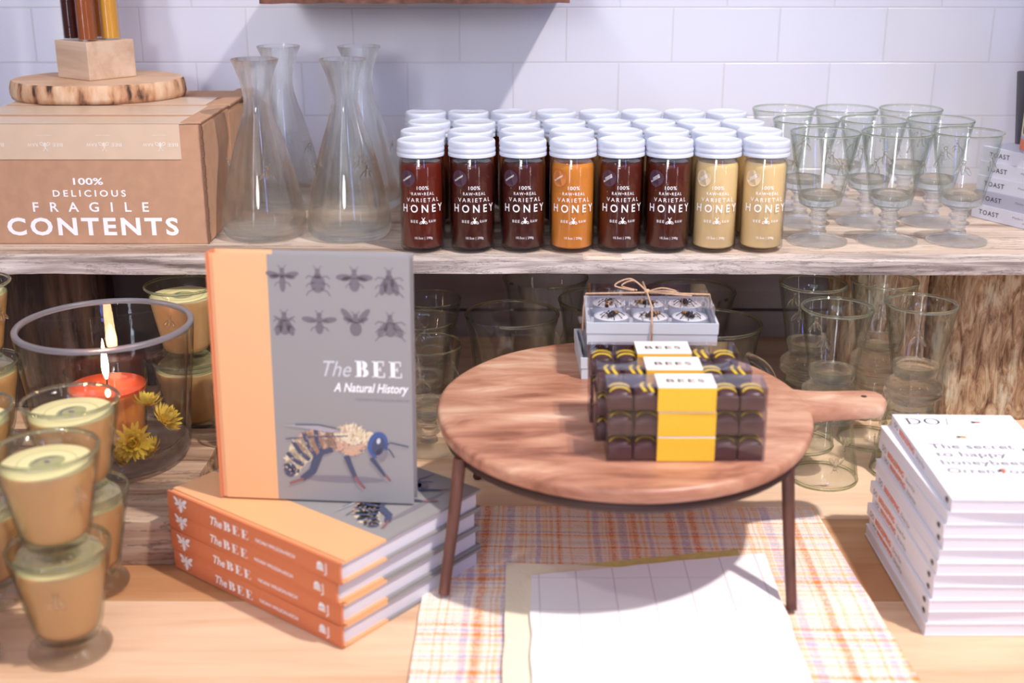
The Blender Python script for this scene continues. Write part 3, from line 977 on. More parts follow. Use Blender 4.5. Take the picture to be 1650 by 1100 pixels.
t = thing('test_tube_holder', 'pale wooden block holding four honey test tubes on the log slice', 'tube holder', (-.570, 1.735, .4036), math.radians(52))
bm = bmesh.new(); box(bm, -.037, .037, -.037, .037, 0, .050, bevel=.001)
obj('holder_block', bm, M['block'], t)
HB = Matrix.Translation((-.570, 1.735, .4036)) @ Matrix.Rotation(math.radians(52), 4, 'Z')
tubes = [(-.020, -.016, 'honey_orange', 'test tube of amber-brown honey in front in the wooden block'),
         (.014, -.020, 'honey_gold', 'test tube of golden honey at the right of the wooden block'),
         (-.019, .019, 'honey_dark', 'test tube of nearly black honey at the left of the wooden block'),
         (.016, .017, 'honey_amber', 'test tube of orange honey half hidden at the back of the wooden block')]
M['honey_brown'] = honey('amber_brown_honey', (168, 92, 46), .3)
for i, (x, y, mt, lb) in enumerate(tubes):
    w = HB @ Vector((x, y, .050))
    tt = thing('honey_test_tube', lb, 'test tube', w, 0, 'honey test tubes in the block')
    bm = bmesh.new(); lathe(bm, [(0, .0003), (.0125, .0003), (.0128, .15), (.0135, .152), (.0115, .152), (.0118, .003), (0, .002)], 24)
    obj('tube_glass', bm, M['jar_glass'], tt, True, angle=40)
    bm = bmesh.new(); lathe(bm, [(0, .0022), (.0116, .0024), (.0116, .13), (0, .13)], 24)
    obj('honey', bm, M['honey_brown'] if i == 0 else M[mt], tt, True, angle=40)
    bm = bmesh.new(); lathe(bm, [(0, .131), (.0113, .131), (.0113, .15), (.014, .152), (.014, .165), (0, .166)], 20)
    obj('stopper', bm, M['block'], tt, True, angle=40)


# ---------------------------------------------------------------- bee relief on pressed glass
def bee_relief_mesh(s=.011):
    bm = bmesh.new()
    ball(bm, (0, 0, -.02 * s), (.20 * s, .14 * s, .55 * s), seg=10)
    ball(bm, (0, 0, .55 * s), (.20 * s, .15 * s, .18 * s), seg=8)
    for k in (-1, 1):
        ball(bm, (k * .42 * s, 0, -.18 * s), (.19 * s, .09 * s, .45 * s), rot=Matrix.Rotation(k * -.62, 4, 'Y'), seg=10)
        ball(bm, (k * .24 * s, 0, .80 * s), (.04 * s, .05 * s, .20 * s), rot=Matrix.Rotation(k * .5, 4, 'Y'), seg=6)
    me = bpy.data.meshes.new('bee_relief'); bm.to_mesh(me); bm.free()
    return me


BEE_S = bee_relief_mesh(.011); BEE_L = bee_relief_mesh(.014)
for m_ in (BEE_S, BEE_L): m_.materials.append(M['solid_glass'])


def add_bees(parent, r, z, slope, n, mesh, a0=-PI / 2, flip=False):
    for i in range(n):
        a = a0 + 2 * PI * i / n
        link_mesh('bee_relief', mesh, parent, (r * math.cos(a), r * math.sin(a), z), (slope if not flip else PI + slope, 0, a + PI / 2))


# ---------------------------------------------------------------- carafes
def carafe():
    t = thing('glass_carafe', '-', 'carafe')
    out = [(0, .0015), (.040, .0), (.0470, .001), (.0515, .008), (.0528, .018), (.0515, .030), (.0470, .052), (.0410, .078), (.0350, .101),
           (.0285, .122), (.0220, .141), (.0178, .156), (.0163, .167), (.0170, .178), (.0195, .191), (.0238, .204), (.0290, .2155)]
    inn = [(max(0, r - .0017), z) for r, z in out[::-1] if z > .012]
    inn = [(.0283, .2165)] + inn[1:] + [(.0480, .0125), (.040, .008), (0, .0075)]
    bm = bmesh.new(); lathe(bm, out + inn, 56)
    obj('carafe_body', bm, M['empty_glass'], t, True, angle=60)
    add_bees(t, .0398, .084, .25, 3, BEE_L, -PI / 2 + .35)
    return t


c0 = carafe()
for x, y, a, lb in ((-.3095, 1.521, 0, 'clear glass carafe in front beside the cardboard box'),
                    (-.2030, 1.521, .4, 'clear glass carafe in front next to the first honey jar'),
                    (-.3110, 1.690, .8, 'clear glass carafe standing behind the one beside the cardboard box'),
                    (-.2040, 1.690, 1.2, 'clear glass carafe standing behind the one next to the first honey jar')):
    place(c0, (x, y, .2325), a, lb, 'glass carafes on the shelf')


# ---------------------------------------------------------------- honey jars
def jar_parts(root, hm, lidm=True):
    obj('jar_glass', *JG, root) if False else None


def make_jar_meshes():
    d = {}
    bm = bmesh.new()
    out = [(0, .001), (.0195, .0), (.0240, .0012), (.0262, .005), (.0263, .101), (.0257, .106), (.0240, .1105), (.0240, .118)]
    inn = [(.0227, .118), (.0227, .110), (.0245, .105), (.0251, .100), (.0251, .007), (.0215, .005), (0, .0045)]
    lathe(bm, out + inn, 40)
    for f in bm.faces: f.smooth = True
    me = bpy.data.meshes.new('jar_glass'); bm.to_mesh(me); bm.free(); me.materials.append(M['jar_glass']); d['glass'] = me
    bm = bmesh.new()
    lathe(bm, [(0, .1129), (.0266, .1129), (.0279, .1135), (.0281, .1165), (.0272, .1178), (.0278, .1192), (.0279, .1222), (.0271, .1234), (.0274, .1246),
               (.0275, .1295), (.0268, .1312), (.0250, .1318), (.0240, .1309), (0, .1309)], 44)
    for f in bm.faces: f.smooth = True
    me = bpy.data.meshes.new('lid'); bm.to_mesh(me); bm.free(); me.materials.append(M['lid']); me.set_sharp_from_angle(angle=math.radians(50)); d['lid'] = me
    for k in ('honey_red', 'honey_dark', 'honey_orange', 'honey_amber', 'honey_cream'):
        bm = bmesh.new(); lathe(bm, [(0, .0047), (.0213, .0052), (.0247, .0075), (.0249, .100), (.0240, .104), (.0225, .1065), (0, .1065)], 40)
        for f in bm.faces: f.smooth = True
        me = bpy.data.meshes.new('honey'); bm.to_mesh(me); bm.free(); me.materials.append(M[k]); me.set_sharp_from_angle(angle=math.radians(50)); d[k] = me
    return d


JM = make_jar_meshes()
JXR = [[-.1070, -.0470, .0130, .0715, .1282, .1848, .2412, .2980],
       [-.1090, -.0510, .0120, .0730, .1320, .1890, .2460, .3030],
       [-.1060, -.0485, .0085, .0665, .1240, .1810, .2380, .2945],
       [-.1160, -.0590, -.0010, .0590, .1170, .1740, .2310, .2880]]
JX = JXR[0]
JH = ['honey_red', 'honey_dark', 'honey_dark', 'honey_amber', 'honey_orange', 'honey_orange', 'honey_cream', 'honey_cream']
desc = {'honey_red': 'red-brown', 'honey_dark': 'dark brown', 'honey_orange': 'reddish dark', 'honey_amber': 'cloudy amber', 'honey_cream': 'pale creamed'}
words = [['BLUEBERRY'], ['BUCKWHEAT'], ['BUCKWHEAT'], ['BLUEBERRY'], ['ORANGE', 'BLOSSOM'], ['ORANGE', 'BLOSSOM'], ['ORANGE', 'BLOSSOM'], ['ORANGE', 'BLOSSOM']]
front_labels = ['red-brown honey jar at the left end of the front row, beside the carafes',
                'dark brown honey jar with a BUCKWHEAT sticker, next to the left end jar',
                'dark brown honey jar with a BUCKWHEAT sticker, left of the amber jar',
                'cloudy amber honey jar, the only orange one in the front row',
                'reddish dark honey jar with an ORANGE BLOSSOM sticker, right of the amber jar',
                'reddish dark honey jar with an ORANGE BLOSSOM sticker, touching the pale jars',
                'pale creamed honey jar in the front row beside the dark jars',
                'pale creamed honey jar at the right end of the front row, beside the goblets']
ROWY = [1.450, 1.519, 1.590, 1.679]


def jar_print(par, k, cream):
    R = .0263; wi = M['white_ink']
    p = Print()
    p.text('100%', .002, .0768, .0042, wi, .0138, space=1.1, bold=.004)
    p.text('RAW\u2022REAL', .002, .0702, .0036, wi, .0270, space=1.3, bold=.004)
    p.text('VARIETAL', .002, .0622, .0048, wi, .0400, space=1.45, bold=0)
    p.text('HONEY', .002, .0500, .0090, wi, .0530, space=1.6, bold=.016)
    p.text('BEE', -.0088, .0375, .0032, wi, .0088, space=1.25)
    p.text('RAW', .0130, .0375, .0032, wi, .0092, space=1.25)
    bee_logo(p, .0020, .0385, .0088, wi)
    p.text('10.5oz | 298g', .002, .0180, .0028, wi, .0210, space=1.1)
    p.build('jar_lettering', cyl_map(R), par)
    p = Print()
    sm = M['sticker_cream'] if cream else (M['sticker_amber'] if JH[k] == 'honey_amber' else M['sticker'])
    p.ellipse(-.0165, .0895, .0098, .0098, sm, n=28)
    for j, wd in enumerate(words[k]):
        oy = 0 if len(words[k]) == 1 else (.0014 - .0030 * j)
        p.text(wd, -.0165 + .3 * oy, .0890 + oy, .0019, M['white_ink'], .0135 if len(wd) > 6 else .0105, rot=.55, layer=1, bold=.02)
    p.build('flavour_sticker', cyl_map(R), par)


ordn = ['at the left end', 'second from the left', 'third from the left', 'fourth from the left', 'fourth from the right', 'third from the right', 'second from the right', 'at the right end']
rown = ['front', 'second', 'third', 'rear']
rot = [.0, .03, .02, -.03, .04, .0, -.02, .05]
for r in range(4):
    for k in range(8):
        if r == 0: lb = front_labels[k]
        else: lb = 'white-lidded honey jar %s of the %s row of jars' % (ordn[k], rown[r] if r < 3 else 'rearmost')
        xk = JXR[r][k]
        t = thing('honey_jar', lb, 'honey jar', (xk, ROWY[r] + .0012 * math.sin(k * 3.7 + r), .2325), rot[k] + xk * -.45 if r == 0 else random.uniform(-.6, .6), 'honey jars on the shelf')
        h = JH[k] if r < 2 else JH[(k + r) % 8 if k < 5 else k]
        link_mesh('jar_glass', JM['glass'], t); link_mesh('honey', JM[h], t); link_mesh('lid', JM['lid'], t)
        if r == 0: jar_print(t, k, h == 'honey_cream')


# ---------------------------------------------------------------- goblets
def goblet():
    t = thing('glass_goblet', '-', 'goblet')
    out = [(.0130, .0449), (.0200, .0452), (.0248, .0480), (.0262, .0530), (.0275, .0600), (.0310, .0800), (.0360, .1040), (.0396, .1240), (.0416, .1325)]
    inn = [(.0412, .1340), (.0402, .1335), (.0378, .1230), (.0340, .1040), (.0288, .0800), (.0248, .0620), (.0215, .0560), (.0130, .0530), (0, .0520)]
    bm = bmesh.new(); lathe(bm, [(0, .0449)] + out + inn, 48)
    obj('bowl', bm, M['glass'], t, True, angle=60)
    bm = bmesh.new()
    lathe(bm, [(0, .0450), (.0130, .0451), (.0198, .0455), (.0244, .0484), (.0256, .0530), (.0262, .0600), (.0250, .0612), (.0222, .0560), (.0130, .0533), (0, .0525)], 40)
    obj('bowl_base', bm, M['solid_glass'], t, True)
    bm = bmesh.new(); lathe(bm, [(.0418, .1322), (.0421, .1334), (.0413, .1345), (.0404, .1337), (.0406, .1322)], 48, close=True)
    obj('rim', bm, M['rim_glass'], t, True)
    bm = bmesh.new()
    lathe(bm, [(0, .0106), (.0112, .0106), (.0105, .0135), (.0085, .0165), (.0100, .0200), (.0135, .0220), (.0135, .0240), (.0090, .0262), (.0086, .0285),
               (.0120, .0310), (.0132, .0330), (.0100, .0352), (.0095, .0380), (.0125, .0410), (.0160, .0444), (0, .0446)], 36)
    obj('stem', bm, M['solid_glass'], t, True)
    bm = bmesh.new()
    lathe(bm, [(0, 0.0), (.0345, .0), (.0366, .0012), (.0362, .0028), (.0300, .0052), (.0200, .0082), (.0120, .0102), (0, .0104)], 48)
    obj('foot', bm, M['solid_glass'], t, True)
    add_bees(t, .0348, .0955, -.22, 3, BEE_L, -PI / 2 + .5)
    return t


g0 = goblet()
gl = [[(.3750, 1.487), (.4607, 1.487), (.5462, 1.487)], [(.3750, 1.588), (.4607, 1.588), (.5462, 1.588)], [(.3670, 1.690), (.4520, 1.690), (.5390, 1.690)]]
rl = ['front', 'middle', 'rear']; cl = ['left', 'centre', 'right']
for r in range(3):
    for c in range(3):
        x, y = gl[r][c]
        extra = {(0, 0): ', next to the pale honey jar', (0, 2): ', before the TOAST books'}.get((r, c), '')
        place(g0, (x, y, .2325), .35 * r + .6 * c, 'clear goblet on the shelf, %s of the %s row%s' % (cl[c], rl[r], extra), 'goblets on the shelf')
for x, y, lb in ((-.100, 1.385, 'clear goblet under the shelf between the standing book and round board'),
                 (-.112, 1.480, 'clear goblet under the shelf, middle of three behind the standing book'),
                 (-.108, 1.572, 'clear goblet farthest back of three behind the standing book')):
    place(g0, (x, y, .0003), .3 + x * 9, lb, 'goblets under the shelf')


# ---------------------------------------------------------------- tumblers (also the candle glasses)
def tumbler_meshes():
    bm = bmesh.new()
    out = [(0, .0150), (.0255, .0160), (.0275, .0200), (.0300, .0280), (.0340, .0500), (.0395, .0780), (.0428, .0990)]
    inn = [(.0424, .1018), (.0410, .1016), (.0376, .0780), (.0320, .0500), (.0284, .0300), (.0262, .0245), (.0200, .0225), (0, .0220)]
    lathe(bm, out[:6] + [(.0431, .0975), (.0434, .1003)] + inn, 48)
    for f in bm.faces: f.smooth = True
    a = bpy.data.meshes.new('glass_bowl'); bm.to_mesh(a); bm.free(); a.materials.append(M['glass'])
    bm = bmesh.new()
    lathe(bm, [(0, .0015), (.0300, 0), (.0345, .0010), (.0358, .0038), (.0345, .0066), (.0300, .0098), (.0272, .0128), (.0258, .0146), (0, .0147)], 44)
    for f in bm.faces: f.smooth = True
    b = bpy.data.meshes.new('foot'); bm.to_mesh(b); bm.free(); b.materials.append(M['solid_glass'])
    return a, b


TB, TF = tumbler_meshes()
_bm = bmesh.new(); lathe(_bm, [(0, .0152), (.0252, .0162), (.0272, .0202), (.0292, .0270), (.0286, .0300), (.0262, .0248), (.0200, .0228), (0, .0223)], 44)
for _f in _bm.faces: _f.smooth = True
TK = bpy.data.meshes.new('bowl_base'); _bm.to_mesh(TK); _bm.free(); TK.materials.append(M['solid_glass'])
_bm = bmesh.new(); lathe(_bm, [(.0432, .0990), (.0440, .1006), (.0432, .1020), (.0414, .1020), (.0411, .1006), (.0412, .0990)], 48, close=True)
for _f in _bm.faces: _f.smooth = True
TR = bpy.data.meshes.new('rim'); _bm.to_mesh(TR); _bm.free(); TR.materials.append(M['rim_glass'])


def tumbler():
    t = thing('glass_tumbler', '-', 'tumbler')
    link_mesh('glass_bowl', TB, t); link_mesh('foot', TF, t); link_mesh('bowl_base', TK, t); link_mesh('rim', TR, t)
    add_bees(t, .0388, .070, -.2, 3, BEE_L, -PI / 2 + .1)
    return t


t0 = tumbler()
pairs = [(.3570, 1.303, 'by the handle of the round board'), (.3530, 1.400, 'behind the pair by the board handle'),
         (.4545, 1.318, 'behind the stack of white books'), (.4400, 1.412, 'touching the log post')]
for x, y, lb in pairs:
    for up in (0, 1):
        lab = 'clear bee tumbler, %s of the pair %s' % ('upper' if up else 'upturned lower', lb)
        if up: o = place(t0, (x, y, .1028), .3 + x * 3, lab, 'bee tumblers in pairs on the table')
        else:
            o = place(t0, (x, y, .1024), .9 + x, lab, 'bee tumblers in pairs on the table')
            o.rotation_euler = (PI, 0, .9 + x)
            o.scale = (.9, .9, 1)


# ---------------------------------------------------------------- jugs
def jug():
    t = thing('glass_jug', '-', 'jug')
    prof = [(0, .002), (.040, 0), (.0445, .002), (.0455, .010), (.0462, .050), (.0490, .100), (.0535, .135), (.0570, .150)]
    inn = [(.0555, .1520), (.0515, .1350), (.0468, .1000), (.0440, .0500), (.0425, .014), (.036, .010), (0, .0095)]
    bm = bmesh.new(); rings = lathe(bm, prof + inn, 64)
    for v in bm.verts:
        r = math.hypot(v.co.x, v.co.y)
        if v.co.z > .11 and r > .02:
            a = math.atan2(v.co.y, v.co.x)
            d = abs((a - (-2.3) + PI) % (2 * PI) - PI)
            k = math.exp(-(d / .20) ** 2) * ((v.co.z - .11) / .04)
            v.co.x += math.cos(a) * .014 * k; v.co.y += math.sin(a) * .014 * k; v.co.z += .004 * k
            k2 = math.exp(-((d - .42) / .16) ** 2) * ((v.co.z - .11) / .04)
            v.co.x -= math.cos(a) * .004 * k2; v.co.y -= math.sin(a) * .004 * k2
    obj('jug_body', bm, M['glass'], t, True, angle=70)
    a = -2.3 + PI
    pts = []
    for k in range(15):
        s = k / 14; ph = -PI / 2 + PI * s
        rr = .047 + .040 * math.cos(ph) ** .8 if math.cos(ph) > 0 else .047
        pts.append((rr * math.cos(a), rr * math.sin(a), .080 + .040 * math.sin(ph)))
    bm = bmesh.new(); tube(bm, pts, .0055, 10); obj('handle', bm, M['solid_glass'], t, True)
    bm = bmesh.new(); tube(bm, [(.0563 * math.cos(2 * PI * k / 48 - 2.3 + .45 + 5.38 * 0), .0563 * math.sin(2 * PI * k / 48 - 2.3 + .45), .1515) for k in range(42)], .0019, 6)
    obj('rim_bead', bm, M['rim_glass'], t, True)
    return t


j0 = jug()
for x, y, a, lb in ((.000, 1.445, .0, 'clear glass jug with its spout forward, behind the left of the round board'),
                    (.240, 1.408, -1.55, 'clear glass jug with a loop handle behind the chocolate boxes'),
                    (.045, 1.612, .3, 'clear glass jug at the back under the shelf, behind the jug with the spout forward'),
                    (.116, 1.505, .6, 'clear glass jug behind the candle boxes, between the two front jugs'),
                    (.232, 1.545, 1.0, 'clear glass jug at the back, behind the jug with the loop handle')):
    place(j0, (x, y, .0003), a, lb, 'glass jugs under the shelf')


# ---------------------------------------------------------------- candles in tumblers
def wax_mesh(mat_body, mat_top, ztop=.0885):
    rt = .0376 + (.0410 - .0376) * (ztop - .078) / (.1016 - .078) - .0006
    bm = bmesh.new()
    lathe(bm, [(0, .0223), (.0198, .0228), (.0256, .0248), (.0277, .0302), (.0313, .0500), (.0369, .0780), (rt, ztop - .001), (rt - .001, ztop)], 44)
    n = len(bm.faces)
    lathe(bm, [(rt - .001, ztop), (rt * .5, ztop + .0002), (0, ztop)], 44, 1)
    for f in bm.faces: f.smooth = True
    me = bpy.data.meshes.new('wax'); bmesh.ops.remove_doubles(bm, verts=bm.verts, dist=1e-6)
    bmesh.ops.recalc_face_normals(bm, faces=bm.faces)
    bm.to_mesh(me); bm.free(); me.materials.append(mat_body); me.materials.append(mat_top)
    me.set_sharp_from_angle(angle=math.radians(55))
    return me


WAX = wax_mesh(M['wax'], M['wax_top'])


def candle():
    t = thing('glass_candle', '-', 'candle')
    link_mesh('glass_bowl', TB, t); link_mesh('foot', TF, t); link_mesh('rim', TR, t); link_mesh('wax', WAX, t)
    add_bees(t, .0385, .067, -.2, 3, BEE_S, -PI / 2 + .2)
    p = Print()
    p.ellipse(0, 0, .0150, .0125, M['wax_print'])
    p.ring(0, 0, .024, .024, .0006, M['wax_print'], n=40)
    for k in range(4): p.ring(0, -.001 + k * .0015, .013 - k * .002, .011 - k * .002, .0005, M['grey_ink'], .2, PI - .2, 1, 14)
    p.ellipse(0, 0, .0022, .0032, M['grey_ink'], layer=2)
    p.build('wax_emblem', top_map(.0887), t)
    return t


cd0 = candle()
STK = .0896
cands = [(-.3855, .944, 0, 2, 0, 'frontmost honey-coloured pair at the left'),
         (-.4030, 1.056, 0, 2, .5, 'honey-coloured pair just behind the frontmost pair'),
         (-.4920, 1.035, 0, 2, 1, 'pair cut by the left edge, beside the front pairs'),
         (-.4760, .925, 0, 1, .7, ''),
         (-.585, 1.285, .046, 2, .3, 'pair on the beam left of the glass vase'),
         (-.385, 1.393, .0125, 2, 0.9, 'pair on the thin board seen through the glass vase'),
         (-.309, 1.480, .0125, 2, .2, 'pair behind the glass vase, beside the standing book'),
         (-.283, 1.300, 0, 2, 1.4, 'pair half hidden behind the standing book')]
for x, y, z, n, a, lb in cands:
    for k in range(n):
        if n == 1: lab = 'single honey-coloured candle glass in the bottom left corner of the picture'
        else: lab = '%s candle glass of the %s' % ('upper' if k else 'lower', lb)
        place(cd0, (x, y, z + .0005 + k * STK), a + k * .8, lab, 'honey-coloured candles in bee glasses')

# ---------------------------------------------------------------- hurricane vase with the burning candle and flowers
HX, HY, HZ = -.4330, 1.255, .047
t = thing('hurricane_vase', 'large thick clear glass vase holding a burning candle, on the old beams', 'vase', (HX, HY, HZ))
bm = bmesh.new()
lathe(bm, [(0, .001), (.062, 0), (.072, .002), (.0785, .008), (.0800, .016), (.0830, .060), (.0890, .110), (.0925, .150), (.0915, .1535), (.0885, .1535), (.0870, .150),
           (.0835, .110), (.0775, .060), (.0745, .026), (.068, .019), (.050, .0165), (0, .016)], 72)
obj('vase_wall', bm, M['hurricane'], t, True, angle=60)
bm = bmesh.new()
lathe(bm, [(0, .0012), (.062, .0004), (.0715, .0024), (.0775, .0085), (.0785, .015), (.0735, .0225), (.0675, .0180), (.050, .0158), (0, .0152)], 64)
obj('thick_base', bm, M['solid_glass'], t, True)
bm = bmesh.new(); lathe(bm, [(.0927, .1495), (.0928, .1530), (.0915, .1544), (.0872, .1544), (.0862, .1530), (.0864, .1495)], 72, close=True)
obj('rim', bm, M['cut_rim'], t, True)

CX, CY, CZ = HX - .008, HY + .012, HZ + .0165
t = thing('lit_candle', 'burning orange candle with melted red wax inside the large glass vase', 'candle', (CX, CY, CZ))
bm = bmesh.new()
lathe(bm, [(0, .001), (.034, 0), (.037, .003), (.0400, .040), (.0445, .0815), (.0438, .0830), (.0428, .0820), (.0385, .040), (.0355, .0065), (0, .006)], 48)
obj('glass_cup', bm, M['glass'], t, True, angle=60)
bm = bmesh.new()
lathe(bm, [(0, .0062), (.0352, .0068), (.0380, .040), (.0405, .0590)], 44)
lathe(bm, [(.0405, .0590), (.0411, .0625), (.040, .0630), (0, .0630)], 44, 1)
bmesh.ops.remove_doubles(bm, verts=bm.verts, dist=1e-6)
obj('wax', bm, [M['wax_lit'], M['wax_pool']], t, True, angle=55)
bm = bmesh.new(); tube(bm, [(0, 0, .0625), (.0005, 0, .068), (-.0008, 0, .0735)], .0009, 6); obj('wick', bm, M['wick'], t)
bm = bmesh.new(); lathe(bm, [(0, .0685), (.0018, .0715), (.0034, .0780), (.0038, .0850), (.0031, .0940), (.0018, .1040), (.0007, .1120), (0, .1160)], 16)
obj('flame', bm, M['flame'], t, True)


def strawflower(loc, rx, ry, s, lb, seed):
    rnd = random.Random(seed)
    t = thing('strawflower', lb, 'flower', loc, 0, 'yellow strawflowers in the vase', rot=(rx, ry, seed))
    bm = bmesh.new()
    for ringi, (n, tilt, ln) in enumerate(((16, .05, 1.0), (16, .35, .95), (14, .70, .86), (12, 1.0, .72), (9, 1.25, .55))):
        for i in range(n):
            a = 2 * PI * (i + .5 * (ringi % 2)) / n + rnd.uniform(-.08, .08)
            tl = tilt + rnd.uniform(-.12, .12); L_ = s * ln * rnd.uniform(.9, 1.06); w = s * .17
            pts = []
            for u, ww in ((.15, .35), (.45, .9), (.72, 1.0), (.9, .55), (1.0, .0)):
                cur = tl + .5 * (u - .3)
                rr = L_ * u * math.cos(cur); zz = L_ * u * math.sin(cur) + .1 * s
                for sd in ((-1, 1) if ww else (0,)):
                    px, py = rr, sd * ww * w / 2
                    zc = zz + (.02 * s * abs(sd))
                    pts.append(bm.verts.new((px * math.cos(a) - py * math.sin(a), px * math.sin(a) + py * math.cos(a), zc)))
            for k in range(0, 6, 2): bm.faces.new((pts[k], pts[k + 1], pts[k + 3], pts[k + 2]))
            bm.faces.new((pts[6], pts[7], pts[8]))
    bmesh.ops.solidify(bm, geom=bm.faces[:], thickness=.0003)
    obj('petals', bm, M['petal'], t)
    bm = bmesh.new(); ball(bm, (0, 0, s * .28), (s * .30, s * .30, s * .22), seg=12)
    obj('flower_centre', bm, M['petal_core'], t)


FZ = HZ + .018
strawflower((HX + .036, HY - .0555, FZ + .022), 1.15, 0, .024, 'yellow strawflower facing front, lying low against the vase wall', .3)
strawflower((HX + .0600, HY - .028, FZ + .034), .8, .45, .022, 'pale yellow strawflower turned up on the right side of the vase', 1.1)
strawflower((HX + .015, HY - .060, FZ + .008), 1.5, -.4, .018, 'small yellow strawflower at the bottom left of the flower pile', 2.0)
strawflower((HX + .050, HY - .040, FZ + .056), .5, .2, .019, 'yellow strawflower on top of the pile against the candle', 3.0)
strawflower((HX + .054, HY - .046, FZ + .008), 1.2, .5, .017, 'yellow strawflower at the bottom right of the flower pile', 4.0)


# ---------------------------------------------------------------- hardback bee books
BKW, BKH, BKT = .190, .236, .0208
ct = .0024


def cover_print(full=True):
    p = Print(); X0, Y0 = .050, 0.0
    g = M['grey_ink']
    rowsx = (.072, .105, .139, .171)
    p_y = .213; s = .0245
    bee_shape(p, rowsx[0], p_y, s, g, (.12, .34), ((1, 12, .27, .11), (1, -8, .2, .08)), 2, .8)
    bee_shape(p, rowsx[1], p_y, s, g, (.28, .34), (), 3, 1.2)
    bee_shape(p, rowsx[2], p_y, s, g, (.2, .26), ((1, 0, .30, .12), (1, -14, .2, .08)), 2, .9)
    bee_shape(p, rowsx[3], p_y, s, g, (.22, .36), ((1, -72, .34, .14),), 3, 1.4)
    p_y = .172
    bee_shape(p, rowsx[0], p_y, s, g, (.22, .30), ((1, -70, .32, .13), (1, 25, .18, .03)), 2, 1.1)
    bee_shape(p, rowsx[1], p_y, s, g, (.15, .24), ((1, 8, .29, .11),), 2, .9)
    bee_shape(p, rowsx[2], p_y, s, g, (.23, .28), ((1, 48, .33, .12), (1, 20, .2, .08)), 1, .8)
    bee_shape(p, rowsx[3], p_y, s, g, (.22, .28), ((1, -55, .32, .13),), 3, 1.5)
    wi = M['white_ink']
    p.text('The', .1335, .1235, .0150, M['pale_ink'], .0265, 'R', shear=.35)
    p.serif('BEE', .1370, .1235, .0155, wi, .0142, .30)
    p.text('A Natural History', .1870, .1090, .0085, wi, .0710, 'R', shear=.3, bold=.02)
    p.text('NOAH WILSON-RICH', .1870, .1005, .0026, M['mid_ink'], .0500, 'R')
    # the honeybee drawing: abdomen, thorax, head, wings, legs
    cf, tf, nv, bl = M['cream_fur'], M['tan_fur'], M['navy_ink'], M['blue_ink']
    p.ellipse(.122, .0225, .040, .0035, M['mid_ink'], 0, 0)
    arc = [(.073, .032, .0085), (.077, .041, .0105), (.083, .049, .0125), (.091, .056, .0135), (.100, .060, .0135), (.109, .0620, .0125), (.117, .0615, .0110)]
    for i, (x, y, r) in enumerate(arc): p.ellipse(x, y, r, r * .98, cf if i < 3 else tf, 0, 1)
    for i, (x, y, r) in enumerate(arc[:5]):
        nx, ny = (arc[i + 1][0] - x, arc[i + 1][1] - y); l = math.hypot(nx, ny); nx /= l; ny /= l
        p.stroke([(x - ny * r * .98, y + nx * r * .98), (x - nx * .002, y - ny * .002), (x + ny * r * .9, y - nx * r * .9)], .0042, nv, 2)
    p.ellipse(.071, .030, .0062, .0070, nv, 0, 2)
    rf = random.Random(3)
    for i, (x, y, r) in enumerate(arc):
        for _ in range(16):
            a_ = rf.uniform(0, 6.28); q_ = r * rf.uniform(.3, .95); dx_, dy_ = math.cos(a_) * q_, math.sin(a_) * q_
            p.stroke([(x + dx_, y + dy_), (x + dx_ * 1.12 - .001, y + dy_ * 1.12 + .0018)], .0007, rf.choice([cf, tf, M['cream_ink'], M['mid_ink']]), 3)
    p.ellipse(.131, .061, .0155, .0150, tf, 0, 3); p.ellipse(.133, .067, .0140, .0100, cf, -.2, 4)
    for _ in range(230):
        a_ = rf.uniform(0, 6.28); q_ = .0150 * math.sqrt(rf.random()); dx_, dy_ = math.cos(a_) * q_, math.sin(a_) * q_
        up_ = dy_ > -.002 + rf.uniform(-.004, .004)
        p.stroke([(.131 + dx_, .0615 + dy_), (.131 + dx_ * 1.15, .0615 + dy_ * 1.15 + .0015)], .0008, rf.choice([cf, M['cream_ink'], tf] if up_ else [tf, M['mid_ink'], nv, cf]), 5)
    p.ellipse(.1565, .058, .0095, .0130, bl, -.25, 5); p.ellipse(.1570, .057, .0060, .0095, nv, -.25, 6); p.ellipse(.1575, .062, .0018, .0030, M['pale_ink'], -.25, 7); p.ellipse(.1490, .0660, .0050, .0050, cf, 0, 4)
    p.ellipse(.1600, .049, .0055, .0060, M['mid_ink'], 0, 6)
    p.stroke([(.163, .058), (.169, .0605), (.186, .0570)], .0012, nv, 6); p.stroke([(.163, .056), (.168, .053), (.172, .046)], .0012, nv, 6)
    p.poly([(.066, .0745), (.084, .0760), (.100, .0755), (.124, .0700), (.112, .0685), (.092, .0715)], M['grey_soft'], 5)
    p.stroke([(.068, .0610), (.095, .0640), (.128, .0660)], .0010, nv, 7)
    p.stroke([(.078, .0755), (.100, .0760), (.122, .0720)], .0009, nv, 7)
    p.stroke([(.113, .052), (.103, .049), (.0985, .043)], .0050, nv, 7, .0050)
    p.stroke([(.0985, .045), (.093, .030), (.082, .0215)], .0085, nv, 8, .0055)
    p.stroke([(.084, .022), (.070, .0165)], .0022, M['red_foot'], 9)
    p.stroke([(.126, .046), (.130, .035), (.134, .025)], .0055, M['navy_ink'], 7, .0036)
    p.stroke([(.134, .026), (.137, .020), (.143, .014)], .0024, M['red_foot'], 8)
    p.stroke([(.150, .045), (.156, .037), (.163, .027)], .0045, M['navy_ink'], 7, .0026)
    p.stroke([(.163, .028), (.168, .0225)], .0020, M['red_foot'], 8)
    return p


